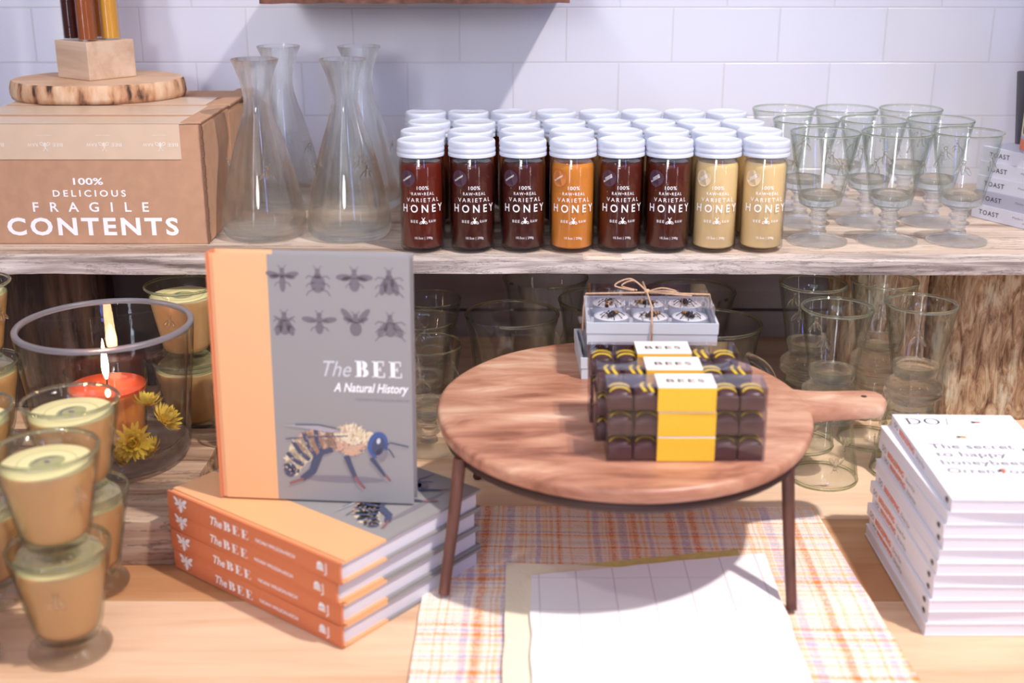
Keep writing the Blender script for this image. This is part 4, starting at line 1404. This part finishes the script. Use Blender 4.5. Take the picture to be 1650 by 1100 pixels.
def hardback(label, loc, rot, top=False, spine_text=True):
    t = thing('hardcover_book', label, 'book', loc, 0, 'orange and grey bee books', rot=rot)
    bm = bmesh.new()
    T = BKT; s = .058
    box(bm, .0075, s, 0, BKH, T - ct, T, 0, 0); box(bm, s, BKW, 0, BKH, T - ct, T, 1)
    box(bm, .0075, s, 0, BKH, 0, ct, 0); box(bm, s, BKW, 0, BKH, 0, ct, 1)
    # spine, slightly rounded, with the hinge grooves
    n = 8
    for (ya, yb) in ((0, BKH),):
        L = []
        for k in range(n + 1):
            z = T * k / n; x = .0012 - .0012 * math.sin(PI * k / n) * 1.0
            L.append((x, z))
        A = [bm.verts.new((x, ya, z)) for x, z in L]; B = [bm.verts.new((x, yb, z)) for x, z in L]
        A2 = [bm.verts.new((x + ct, ya, min(max(z, .0005), T - .0005))) for x, z in L]; B2 = [bm.verts.new((x + ct, yb, min(max(z, .0005), T - .0005))) for x, z in L]
        for k in range(n):
            for q in ((A[k], A[k + 1], B[k + 1], B[k]), (A2[k], B2[k], B2[k + 1], A2[k + 1]), (A[k], A2[k], A2[k + 1], A[k + 1]), (B[k], B[k + 1], B2[k + 1], B2[k])):
                f = bm.faces.new(q); f.material_index = 2
    for z0, z1 in ((0, ct * .75), (T - ct * .75, T)):
        box(bm, .0006, .0034, 0, BKH, z0, z1, 2); box(bm, .003, .0078, 0, BKH, z0 + (.0006 if z0 == 0 else 0), z1 - (0 if z0 == 0 else .0016), 0)
    bmesh.ops.recalc_face_normals(bm, faces=bm.faces)
    obj('cover', bm, [M['orange_cover'], M['grey_cover'], M['orange_spine']], t)
    bm = bmesh.new(); box(bm, .0038, BKW - .004, .0035, BKH - .0035, ct, T - ct)
    obj('pages', bm, M['pages'], t)
    if spine_text:
        p = Print(); wi = M['white_ink']
        bee_shape(p, .0200 - BKH, .0100, .0165, wi, (.15, .30), ((1, 35, .30, .12), (1, -15, .22, .10)), 2, .8)
        p.build('spine_emblem', spine_map(.0), t); p = Print()
        p.text('The', .064 - BKH, .0052, .0086, wi, .0170, 'L', shear=.3, bold=.02)
        p.serif('BEE', .083 - BKH, .0052, .0092, wi, .0112, .30)
        p.build('spine_title', spine_map(.0), t); p = Print()
        p.text('NOAH WILSON-RICH', .128 - BKH, .0075, .0036, wi, .0520, 'L', bold=.02)
        p.build('author_name', spine_map(.0), t); p = Print()
        p.ellipse(.212 - BKH, .0115, .0040, .0042, wi); p.stroke([(.2195 - BKH, .016), (.2195 - BKH, .006), (.217 - BKH, .004)], .0014, wi)
        p.stroke([(.208 - BKH, .0075), (.212 - BKH, .0125), (.216 - BKH, .0075)], .0022, wi)
        p.build('publisher_mark', spine_map(.0), t)
    if top: cover_print().build('cover_print', top_map(T), t)
    return t


ang = math.radians(51.3)
bx, by = -.1485, .944
off = [(0, 0, 0), (.0005, .0015, .6), (-.003, .001, -.4), (.0012, -.0015, .5)]
bl_ = ['bottom orange and grey hardcover bee book of the stack of four', 'second orange bee book up from the bottom of the stack of four',
       'third orange bee book up, just below the top of the stack of four', 'top orange and grey bee book of the stack, under the standing book']
for k in range(4):
    dx, dy, da = off[k]
    hardback(bl_[k], (bx + dx, by + dy, .0004 + k * .0211), (0, 0, ang + math.radians(da)), top=(k == 3))
lean = math.radians(90 - 2.5)
st = hardback('upright hardcover bee book with grey and orange front, leaning on the book stack', (-.2755, 1.0920, .0856), (lean, 0, math.radians(-5)), True, True)
st.scale = (.980, .998, 1)

# ---------------------------------------------------------------- round board stand
BZ0, BZ1 = .135, .150
t = thing('round_board_stand', 'round reddish-brown wooden serving board with a handle on four thin legs', 'serving board', (0, 0, 0))
bm = bmesh.new()
BX, BY = .110, 1.150
out = []
for i in range(120):
    a = 2 * PI * i / 120
    rx, ry = .1845, .1995
    k = 1 + .006 * noise.noise(Vector((math.cos(a) * 2, math.sin(a) * 2, 1)))
    out.append((BX + rx * k * math.cos(a), BY + ry * k * math.sin(a)))
loops = []
for ins, z in ((.006, BZ0), (.0015, BZ0 + .0015), (0, BZ0 + .005), (0, BZ1 - .004), (.0015, BZ1 - .001), (.005, BZ1)):
    loops.append([bm.verts.new((BX + (x - BX) * (1 - ins / .19), BY + (y - BY) * (1 - ins / .19), z)) for x, y in out])
for a, b in zip(loops[:-1], loops[1:]):
    for i in range(120): bm.faces.new((a[i], a[(i + 1) % 120], b[(i + 1) % 120], b[i]))
bm.faces.new(loops[0][::-1]); bm.faces.new(loops[-1])
obj('round_board', bm, M['cherry'], t, True, angle=50)
# handle
bm = bmesh.new()
hp = [(.285, .034), (.300, .027), (.318, .0235), (.345, .0225), (.362, .0215), (.371, .017), (.376, .008)]
hy = lambda x: 1.160 + (x - .28) * .10
top = [(x, hy(x) + w) for x, w in hp] + [(x, hy(x) - w) for x, w in hp[::-1]]
hl = (.3555, hy(.3555) + .004)
loops = []
cxh, cyh = .33, hy(.33)
for ins, z in ((.05, BZ0 + .0005), (.0, BZ0 + .004), (0, BZ1 - .004), (.05, BZ1 - .0005)):
    loops.append([bm.verts.new((cxh + (x - cxh) * (1 - ins * .6 if x > cxh else 1), cyh + (y - cyh) * (1 - ins), z)) for x, y in top])
nn = len(top)
for a, b in zip(loops[:-1], loops[1:]):
    for i in range(nn): bm.faces.new((a[i], b[i], b[(i + 1) % nn], a[(i + 1) % nn]))
bm.faces.new(loops[0]); bm.faces.new(loops[-1][::-1])
bmesh.ops.recalc_face_normals(bm, faces=bm.faces)
hd = obj('handle', bm, M['cherry'], t, True, angle=40)
bm = bmesh.new(); lathe(bm, [(0, BZ1 - .00045), (.0030, BZ1 - .00045), (.0030, BZ1 - .0002), (0, BZ1 - .0002)], 16, cx=hl[0], cy=hl[1])
obj('hanging_hole', bm, M['dark_void'], hd)  # dark disc on the handle, painted for the shade inside a hole
# legs and the iron ring under the board
bm = bmesh.new()
tube(bm, [(BX + .174 * math.cos(2 * PI * k / 60), BY + .190 * math.sin(2 * PI * k / 60), BZ0 - .0055) for k in range(61)], .0055, 8, caps=False)
obj('support_ring', bm, M['iron'], t, True)
for (x0, y0), (x1, y1) in (((-.0480, 1.053), (-.0640, 1.028)), ((.2520, 1.040), (.2560, 1.000)), ((-.015, 1.272), (-.040, 1.300)), ((.235, 1.272), (.255, 1.300))):
    bm = bmesh.new()
    tube(bm, [(x0, y0, BZ0 - .001), ((x0 * .55 + x1 * .45), (y0 * .55 + y1 * .45), .07), (x1, y1, .0065 if y1 < 1.2 else .0012)], [.0062, .0056, .0050], 12)
    obj('leg', bm, M['walnut_leg'], t, True, angle=50)


# ---------------------------------------------------------------- candle boxes with bee tealights
def bee_model():
    bm = bmesh.new()
    s = .0098
    ball(bm, (0, 0, .30 * s), (.34 * s, .42 * s, .30 * s), 0, seg=10)
    ball(bm, (0, .60 * s, .30 * s), (.22 * s, .22 * s, .22 * s), 0, seg=8)
    for k in range(5):
        ball(bm, (0, (-.35 - .24 * k) * s, (.30 - .03 * k) * s), ((.36 - .035 * k) * s, .16 * s, (.32 - .03 * k) * s), k % 2, seg=10)
    for sd in (-1, 1):
        for a, l in ((.9, 1.25), (.1, 1.3), (-.8, 1.5)):
            x1, y1 = sd * l * math.cos(a) * s, l * math.sin(a) * s
            tube(bm, [(sd * .2 * s, .1 * s, .25 * s), (x1 * .6, y1 * .6, .45 * s), (x1, y1, .04 * s)], .00050, 5, 0)
        tube(bm, [(sd * .06 * s, .75 * s, .35 * s), (sd * .3 * s, 1.2 * s, .35 * s)], .00035, 4, 0)
    me = bpy.data.meshes.new('bee_figure'); bm.to_mesh(me); bm.free()
    me.materials.append(M['bee_black']); me.materials.append(M['bee_gold'])
    return me


BEEM = bee_model()


def tealight():
    t = thing('bee_tealight', '-', 'tealight')
    bm = bmesh.new(); lathe(bm, [(0, 0), (.0178, 0), (.0185, .001), (.0186, .0125), (.0181, .0125), (.0180, .0015), (0, .0012)], 36)
    obj('tealight_cup', bm, M['cup'], t, True, angle=40)
    bm = bmesh.new(); lathe(bm, [(0, .0014), (.0178, .0016), (.0179, .0108), (.0170, .0114), (0, .0112)], 36)
    obj('wax', bm, M['tea_wax'], t, True, angle=40)
    link_mesh('bee_figure', BEEM, t, (0, 0, .0113))
    bm = bmesh.new(); tube(bm, [(.008, .002, .0112), (.0086, .003, .0150)], .0004, 5); obj('wick', bm, M['tea_wax'], t)
    return t


tl0 = tealight()
CBW, CBD = .134, .098


def candle_box(loc, rz, label, which, tag_):
    t = thing('tealight_box', label, 'gift box', loc, rz, 'boxes of bee tealights')
    bm = bmesh.new(); w = .0016
    for (z0, z1, e) in ((0, .0118, 0), (.0122, .0235, .0008)):
        box(bm, -e, CBW + e, -e, w, z0, z1); box(bm, -e, CBW + e, CBD - w, CBD + e, z0, z1)
        box(bm, -e, w, w, CBD - w, z0, z1); box(bm, CBW - w, CBW + e, w, CBD - w, z0, z1)
    box(bm, w, CBW - w, w, CBD - w, 0, .0018)
    obj('tray', bm, M['card_grey'], t)
    bm = bmesh.new(); a = .003; h0, h1 = .0238, .0385; w = .0005
    box(bm, a, CBW - a, a, a + w, h0, h1); box(bm, a, CBW - a, CBD - a - w, CBD - a, h0, h1)
    box(bm, a, a + w, a, CBD - a, h0, h1); box(bm, CBW - a - w, CBW - a, a, CBD - a, h0, h1)
    box(bm, a, CBW - a, a, CBD - a, h1, h1 + w)
    obj('clear_lid', bm, M['acetate'], t)
    mt = Matrix.Translation(loc) @ Matrix.Rotation(rz, 4, 'Z')
    bm = bmesh.new(); box(bm, .002, CBW - .002, .002, CBD - .002, .0018, .0105)
    obj('card_insert', bm, M['card_grey'], t)
    cols = ['left', 'middle', 'right']
    for r in range(which):
        for c in range(3):
            pos = mt @ Vector((.0262 + c * .0408, .0255 + r * .0465, .0108))
            place(tl0, pos, random.uniform(0, 6.28), 'white bee tealight, %s in the %s row of the %s' % (cols[c], 'front' if r == 0 else 'back', tag_), 'bee tealights in the boxes')
    return t


candle_box((.0725, 1.2200, .1502), math.radians(1.5), 'lower grey gift box of bee tealights on the round board, under another', 1, 'lower tealight box')
candle_box((.0775, 1.2165, .1898), math.radians(-1.5), 'upper grey gift box of bee tealights tied with twine', 2, 'upper tealight box')


def arcpts(pts, n=8):
    pts = [Vector(p) for p in pts]; out = []
    P_ = [pts[0]] + pts + [pts[-1]]
    for i in range(1, len(P_) - 2):
        for k in range(n):
            u = k / n; a, b, c, d = P_[i - 1], P_[i], P_[i + 1], P_[i + 2]
            out.append(.5 * ((2 * b) + (c - a) * u + (2 * a - 5 * b + 4 * c - d) * u * u + (3 * b - a - 3 * c + d) * u ** 3))
    out.append(pts[-1]); return out


bm = bmesh.new()
X0, Y0, Zt = .0775, 1.2165, .2300
kx, ky = X0 + .066, Y0 + .050
tube(bm, [(X0 - .0018, ky, .1515), (X0 - .0018, ky, .188), (X0 - .0012, ky, .215), (X0 + .001, ky, Zt), (kx, ky, Zt + .001), (X0 + CBW - .002, ky - .004, Zt), (X0 + CBW + .0025, ky - .004, .213), (X0 + CBW + .0025, ky - .004, .1515)], .0010, 6)
tube(bm, [(kx, Y0 - .0045, .191), (kx, Y0 - .0040, .2136), (kx, Y0 + .001, .2292), (kx, ky, Zt + .001), (kx, Y0 + CBD - .003, Zt), (kx, Y0 + CBD + .002, .213)], .0010, 6)
ball(bm, (kx, ky, Zt + .0025), (.0035, .0035, .0025), seg=8)
rnd = random.Random(4)
for (dx, dy, dz) in ((-.034, .010, .010), (-.026, .020, .006), (.036, -.022, .003), (.030, -.010, .004), (.045, -.030, .0015)):
    tube(bm, arcpts([(kx, ky, Zt + .002), (kx + dx * .5, ky + dy * .7, Zt + .004 + dz), (kx + dx, ky + dy * .6, Zt + .002 + dz * .5)] + ([(kx + dx * .4, ky + dy * .1, Zt + .003)] if dz > .003 else [])), .0009, 5)
o = obj('jute_twine', bm, M['twine'], None, True)
finish(o, 'tan jute twine tied in a bow around the tealight boxes', 'twine')

# ---------------------------------------------------------------- chocolate boxes
CW, CD, CH = .140, .034, .0232


def choc_mesh():
    bm = bmesh.new(); a = .0145
    box(bm, -a, a, -.0142, .0142, 0, .0130, 1, .0012)
    n = 20; rings = []
    for k in range(6):
        ph = k / 5 * PI / 2; r = math.cos(ph); z = .0130 + .0050 * math.sin(ph)
        if k == 5: rings.append([bm.verts.new((0, 0, z))]); continue
        rings.append([bm.verts.new((a * r * math.copysign(abs(math.cos(2 * PI * i / n)) ** .55, math.cos(2 * PI * i / n)), .0142 * r * math.copysign(abs(math.sin(2 * PI * i / n)) ** .55, math.sin(2 * PI * i / n)), z)) for i in range(n)])
    for p_, q in zip(rings[:-1], rings[1:]):
        for i in range(n):
            j = (i + 1) % n
            if len(q) == 1: bm.faces.new((p_[i], p_[j], q[0]))
            else: bm.faces.new((p_[i], p_[j], q[j], q[i]))
    for f in bm.faces: f.smooth = True
    me = bpy.data.meshes.new('chocolate_body'); bm.to_mesh(me); bm.free(); me.materials.append(M['choc']); me.materials.append(M['choc'])
    return me


def choc_stripes():
    bm = bmesh.new()
    for off_ in (-.0062, .0030):
        L = []
        for k in range(13):
            u = -1 + 2 * k / 12
            x = u * .0122; y = off_ + .0042 * (1 - u * u) - .0022
            q = max(0, 1 - (abs(x) / .0150) ** 2.6 - (abs(y) / .0147) ** 2.6)
            z = .0130 + .0050 * q ** .5 + .0004
            L.append((x, y, z))
        w = .0021
        A = [bm.verts.new((x, y - w, z - .0003)) for x, y, z in L]; B = [bm.verts.new((x, y + w, z - .0003)) for x, y, z in L]; C_ = [bm.verts.new((x, y, z + .0005)) for x, y, z in L]
        for k in range(12):
            bm.faces.new((A[k], A[k + 1], C_[k + 1], C_[k])); bm.faces.new((C_[k], C_[k + 1], B[k + 1], B[k]))
    for f in bm.faces: f.smooth = True
    me = bpy.data.meshes.new('yellow_stripes'); bm.to_mesh(me); bm.free(); me.materials.append(M['yellow_icing'])
    return me


CHM, CHS = choc_mesh(), choc_stripes()
rowname = ['front', 'middle', 'rear']; lev = ['bottom', 'middle', 'top']
stacks = [(.0835, 1.009, 0), (.0760, 1.0545, 0), (.0740, 1.0990, .5)]
hts = [3, 3, 3]
posn = ['leftmost', 'second from the left', 'second from the right', 'rightmost']
for si, (sx, sy, rz) in enumerate(stacks):
    for k in range(3):
        dx = [0, 0, -.001][k] + (.002 if si == 1 and k == 2 else 0)
        loc = (sx + dx, sy, .1502 + k * (CH + .0004)); r_ = math.radians(rz + [0, .4, -.5][k])
        t = thing('chocolate_box', 'clear chocolate box with yellow BEES sleeve, %s of the %s stack' % (lev[k], rowname[si]), 'chocolate box', loc, r_, 'clear boxes of bee chocolates')
        w = .0004
        bm = bmesh.new()
        box(bm, 0, CW, 0, CD, 0, w); box(bm, 0, CW, 0, CD, CH - w, CH)
        box(bm, 0, CW, 0, w, w, CH - w); box(bm, 0, CW, CD - w, CD, w, CH - w); box(bm, 0, w, w, CD - w, w, CH - w); box(bm, CW - w, CW, w, CD - w, w, CH - w)
        obj('clear_shell', bm, M['acetate'], t)
        s0, s1, e = .0445, .0955, .0003
        bm = bmesh.new()
        box(bm, s0, s1, -e, -.0001, .0006, CH - .0005, 0); box(bm, s0, s1, CD + .0001, CD + e, .0006, CH - .0005, 0)
        box(bm, s0, s1, -e, CD + e, CH - .0006, CH + .00025, 1)
        obj('paper_sleeve', bm, [M['sleeve_yellow'], M['sleeve_white']], t)
        p = Print(); p.text('BEES', (s0 + s1) / 2, .0120, .0085, M['sleeve_ink'], .0340, space=1.2, bold=.025)
        p.text('CHOCOLATES', (s0 + s1) / 2, .0245, .0020, M['sleeve_yellow'], .020)
        p.build('sleeve_lettering', top_map(CH + .0001, .00005), t)
        mt = Matrix.Translation(loc) @ Matrix.Rotation(r_, 4, 'Z')
        for c in range(4):
            if si > 0 and k < 2 and c > 0: continue
            pos = mt @ Vector((.0120 + (c if c < 2 else c + 2) * .0232, CD / 2, w + .0002))
            cc = thing('striped_chocolate', 'yellow-striped chocolate, %s in the %s box of the %s stack' % (posn[c], lev[k], rowname[si]), 'chocolate', pos, r_, 'striped chocolates in clear boxes')
            turn = (k == 2 and (c + si) % 3 == 1) or (si == 1 and c == 1)
            link_mesh('chocolate_body', CHM, cc).scale = (.74, 1, 1)
            q = link_mesh('yellow_stripes', CHS, cc, rot=(0, 0, 1.57 if turn else 0)); q.scale = (.95, .74, 1) if turn else (.74, 1, 1)

# ---------------------------------------------------------------- white paperbacks on the right
def paperback(label, loc, rz, w, h, th, style, rev=False):
    """style: 'cover' top book, 'spine' lettered spine seen, 'plain' page edges seen"""
    t = thing('paperback_book', label, 'book', loc, rz + (PI if rev else 0), 'white beekeeping paperbacks')
    c = .0006
    bm = bmesh.new()
    box(bm, 0, w, 0, h, 0, c); box(bm, 0, w, 0, h, th - c, th); box(bm, 0, c * 1.4, 0, h, c, th - c)
    obj('cover', bm, M['paper_white'], t)
    bm = bmesh.new(); box(bm, c * 1.5, w - .0008, .0008, h - .0008, c, th - c)
    obj('pages', bm, M['pages_white'], t)
    if not rev:
        p = Print(); y0 = th * .28; hh = th * .46
        p.text('DO', .012 - h, y0, hh, M['grey_ink'], .0125, 'L')
        p.text('BEEKEEPING', .030 - h, y0, hh, M['orange_ink'], .0520, 'L', bold=.03)
        p.text('Orren Fox', .088 - h, y0, hh * .8, M['grey_ink'], .0280, 'L', shear=.2)
        p.build('spine_lettering', spine_map(0), t); p = Print()
        p.ellipse(-.012, th * .5, .0030, .0026, M['black_ink'], .3); p.ellipse(-.0155, th * .5, .0014, .0020, M['black_ink'])
        p.build('spine_mark', spine_map(0), t)
    if style == 'cover':
        p = Print(); g = M['mid_ink']
        p.serif('DO', .008, h - .026, .0150, M['black_ink'], .0165, .12)
        p.stroke([(.047, h - .028), (.051, h - .009)], .0008, g)
        p.text('BEE', .014, h - .048, .0125, M['cream_ink'], .034, 'L', bold=.02)
        p.text('KEEPING', .014, h - .066, .0125, M['cream_ink'], .080, 'L', bold=.02)
        for i, (tx, ww) in enumerate((('The secret', .070), ('to happy', .058), ('honeybees', .068), ('Orren Fox', .064))):
            p.text(tx, .014, h - .086 - i * .0185, .0110, M['grey_ink'], ww * 1.12, 'L')
        for bx_, by_, a in ((.078, h - .020, .1), (.052, h - .058, -.2), (.104, h - .087, .1), (.064, h - .136, 1.4)):
            p.ellipse(bx_, by_, .0040, .0018, M['orange_ink'], a, 1); p.ellipse(bx_ - .0035, by_, .0022, .0015, M['black_ink'], a, 2)
            p.stroke([(bx_ - .002, by_), (bx_ - .006, by_ + .004)], .0012, M['soft_ink'], 1); p.stroke([(bx_, by_), (bx_ - .007, by_ - .0035)], .0008, M['grey_ink'], 1)
        p.build('cover_print', top_map(th), t)
    return t


PW, PH, PT = .118, .196, .0120
seq = [('rev', 0), ('sp', .002), ('sp', .001), ('sp', .0035), ('sp', .003), ('sp', .004), ('rev', .0035), ('sp', .007), ('sp', .006), ('rev', .0045), ('cov', .0100)]
nm = ['bottom', 'second', 'third', 'fourth', 'fifth', 'middle', 'fifth', 'fourth', 'third', 'second', 'top']
for k, (st_, dx) in enumerate(seq):
    z = .0004 + k * (PT + .0002)
    rz = math.radians([0, -.5, .4, -.3, .6, -.4, .3, -.6, .2, .8, -1.5][k])
    lb = 'white beekeeping paperback, %s of the stack at the right' % ('lowest' if k == 0 else 'topmost with its cover showing' if k == 10 else '%s from the bottom' % nm[k] if k < 5 else 'sixth and middle one' if k == 5 else '%s from the top' % nm[k])
    x, y = .3672 + dx, .966 + .001 * math.sin(k * 2.3)
    if st_ == 'rev': paperback(lb, (x + PW, y + PH, z), rz, PW, PH, PT, 'plain', True)
    else: paperback(lb, (x, y, z), rz, PW, PH, PT, 'cover' if st_ == 'cov' else 'spine')

# ---------------------------------------------------------------- TOAST boxes and standing book
ta = math.atan2(.48, .87)
tn = ['lowest', 'second from the bottom', 'middle', 'second from the top', 'topmost']
for k in range(5):
    t = thing('slim_book', 'slim %s TOAST book, %s of the stack at the shelf end' % ('darker grey' if k == 1 else 'white', tn[k]), 'book', (.7025 + .0015 * k, 1.4635 + .0005 * k, .2326 + k * .0188), ta, 'TOAST books stacked on the shelf')
    w, h, th, c = .115, .185, .0185, .001
    mm = M['toast_dark'] if k == 1 else M['toast_grey']
    bm = bmesh.new(); box(bm, 0, w, 0, h, 0, c); box(bm, 0, w, 0, h, th - c, th); box(bm, 0, c, 0, h, c, th - c)
    obj('cover', bm, mm, t)
    bm = bmesh.new(); box(bm, c * 1.2, w - .002, .001, h - .001, c, th - c); obj('pages', bm, M['pages_white'], t)
    p = Print()
    p.text('TOAST', .012 - h, .0062, .0060, M['black_ink'], .0320, 'L', space=1.2, bold=.01)
    p.text('Modern dishes and', .066 - h, .0100, .0026, M['mid_ink'], .040, 'L'); p.text('simple toppings', .082 - h, .0052, .0026, M['mid_ink'], .032, 'L')
    p.build('spine_lettering', spine_map(0), t)

t = thing('standing_book', 'tall book standing upright on the TOAST books at the right edge', 'book', (.6500, 1.5655, .3272), math.radians(-8))
bm = bmesh.new()
box(bm, 0, .14, 0, .003, 0, .235, 1); box(bm, 0, .14, .021, .024, 0, .235, 1); box(bm, -.002, 0, 0, .024, 0, .235, 0)
obj('cover', bm, [M['book_lilac'], M['sleeve_white']], t)
bm = bmesh.new(); box(bm, .0005, .135, .003, .021, .003, .232); obj('pages', bm, M['pages_white'], t)
p = Print()
for z0, z1, mt in ((.002, .016, M['orange_ink']), (.020, .115, M['book_yellow']), (.05, .058, M['yellow_icing']), (.085, .092, M['yellow_icing'])):
    p.poly([(-.0235, z0), (-.001, z0), (-.001, z1), (-.0235, z1)], mt, 0 if z1 > .1 else 1)
p.ellipse(-.012, .028, .004, .006, M['charcoal'], layer=2)
p.text('CHICKEN', -.008, .185, .0085, M['black_ink'], .045, 'C', rot=-PI / 2, layer=1)
p.build('spine_lettering', spine_map(-.002), t)
bm = bmesh.new(); box(bm, 0, .12, 0, .008, 0, .095, bevel=.0008)
o = obj('dark_display_card', bm, M['charcoal'], None, loc=(.668, 1.640, .3272), rot=(math.radians(-14), 0, 0))
finish(o, 'charcoal card leaning behind the tall standing book', 'card')

bm = bmesh.new(); box(bm, 0, .13, 0, .09, 0, .040, bevel=.002)
o = obj('slate_box', bm, M['slate'], None, loc=(.5850, 1.110, 0.0005), rot=(0, 0, math.radians(35)))
finish(o, 'low grey box just showing at the right edge behind the white paperbacks', 'box')


# ---------------------------------------------------------------- cloths on the table
def cloth(name, corners, z0, th, mat, label, cat, nx=80, ny=80, wob=.0012, edge=.0012, seed=0.0, layers=None, flat=None):
    (ax, ay), (bx_, by_), (cx_, cy_), (dx_, dy_) = corners       # front-left, front-right, back-right, back-left
    cxm = sum(c[0] for c in corners) / 4; cym = sum(c[1] for c in corners) / 4
    rot_ = math.atan2(by_ - ay, bx_ - ax)
    cs, sn = math.cos(-rot_), math.sin(-rot_)
    def fn(u, v, z, k):
        x = (1 - v) * ((1 - u) * ax + u * bx_) + v * ((1 - u) * dx_ + u * cx_)
        y = (1 - v) * ((1 - u) * ay + u * by_) + v * ((1 - u) * dy_ + u * cy_)
        e = min(u, 1 - u, v, 1 - v)
        x += edge * noise.noise(Vector((v * 9, seed, 1))) * (1 if u in (0, 1) else .7)
        y += edge * noise.noise(Vector((u * 9, seed, 2)))
        zz = z + (wob * (.5 + .5 * noise.noise(Vector((u * 6, v * 6, seed)))) if k else 0)
        X, Y = x - cxm, y - cym
        return (X * cs - Y * sn, X * sn + Y * cs, zz)
    bm = grid_slab(0, 1, 0, 1, 0, th, nx, ny, fn)
    o = obj(name, bm, mat, None, True, loc=(cxm, cym, z0), rot=(0, 0, rot_), angle=60)
    return finish(o, label, cat)


cloth('plaid_cloth', [(-.088, .80), (.345, .79), (.326, 1.217), (-.082, 1.222)], .0006, .0022, M['plaid'], 'orange and lilac plaid cloth spread on the table under the board stand', 'cloth', wob=.0016, seed=1.5)
cloth('yellow_napkin', [(.020, .82), (.236, .82), (.226, 1.118), (.030, 1.078)], .0044, .0012, M['yellow_linen'], 'mustard yellow folded napkin peeking out beneath the white napkins', 'napkin', wob=.0008, seed=3.5)
cloth('cream_napkin', [(-.008, .81), (.200, .81), (.180, 1.072), (-.006, 1.086)], .0066, .0012, M['cream_linen'], 'cream folded napkin sticking out left of the white checked napkin', 'napkin', wob=.0008, seed=5.5)
cloth('checked_napkin', [(.0150, .79), (.2450, .79), (.2500, 1.098), (.0180, 1.053)], .0088, .0028, M['checked'], 'white napkin with a thin lilac check lying on top in front', 'napkin', wob=.0016, seed=7.5)

clean_flags()
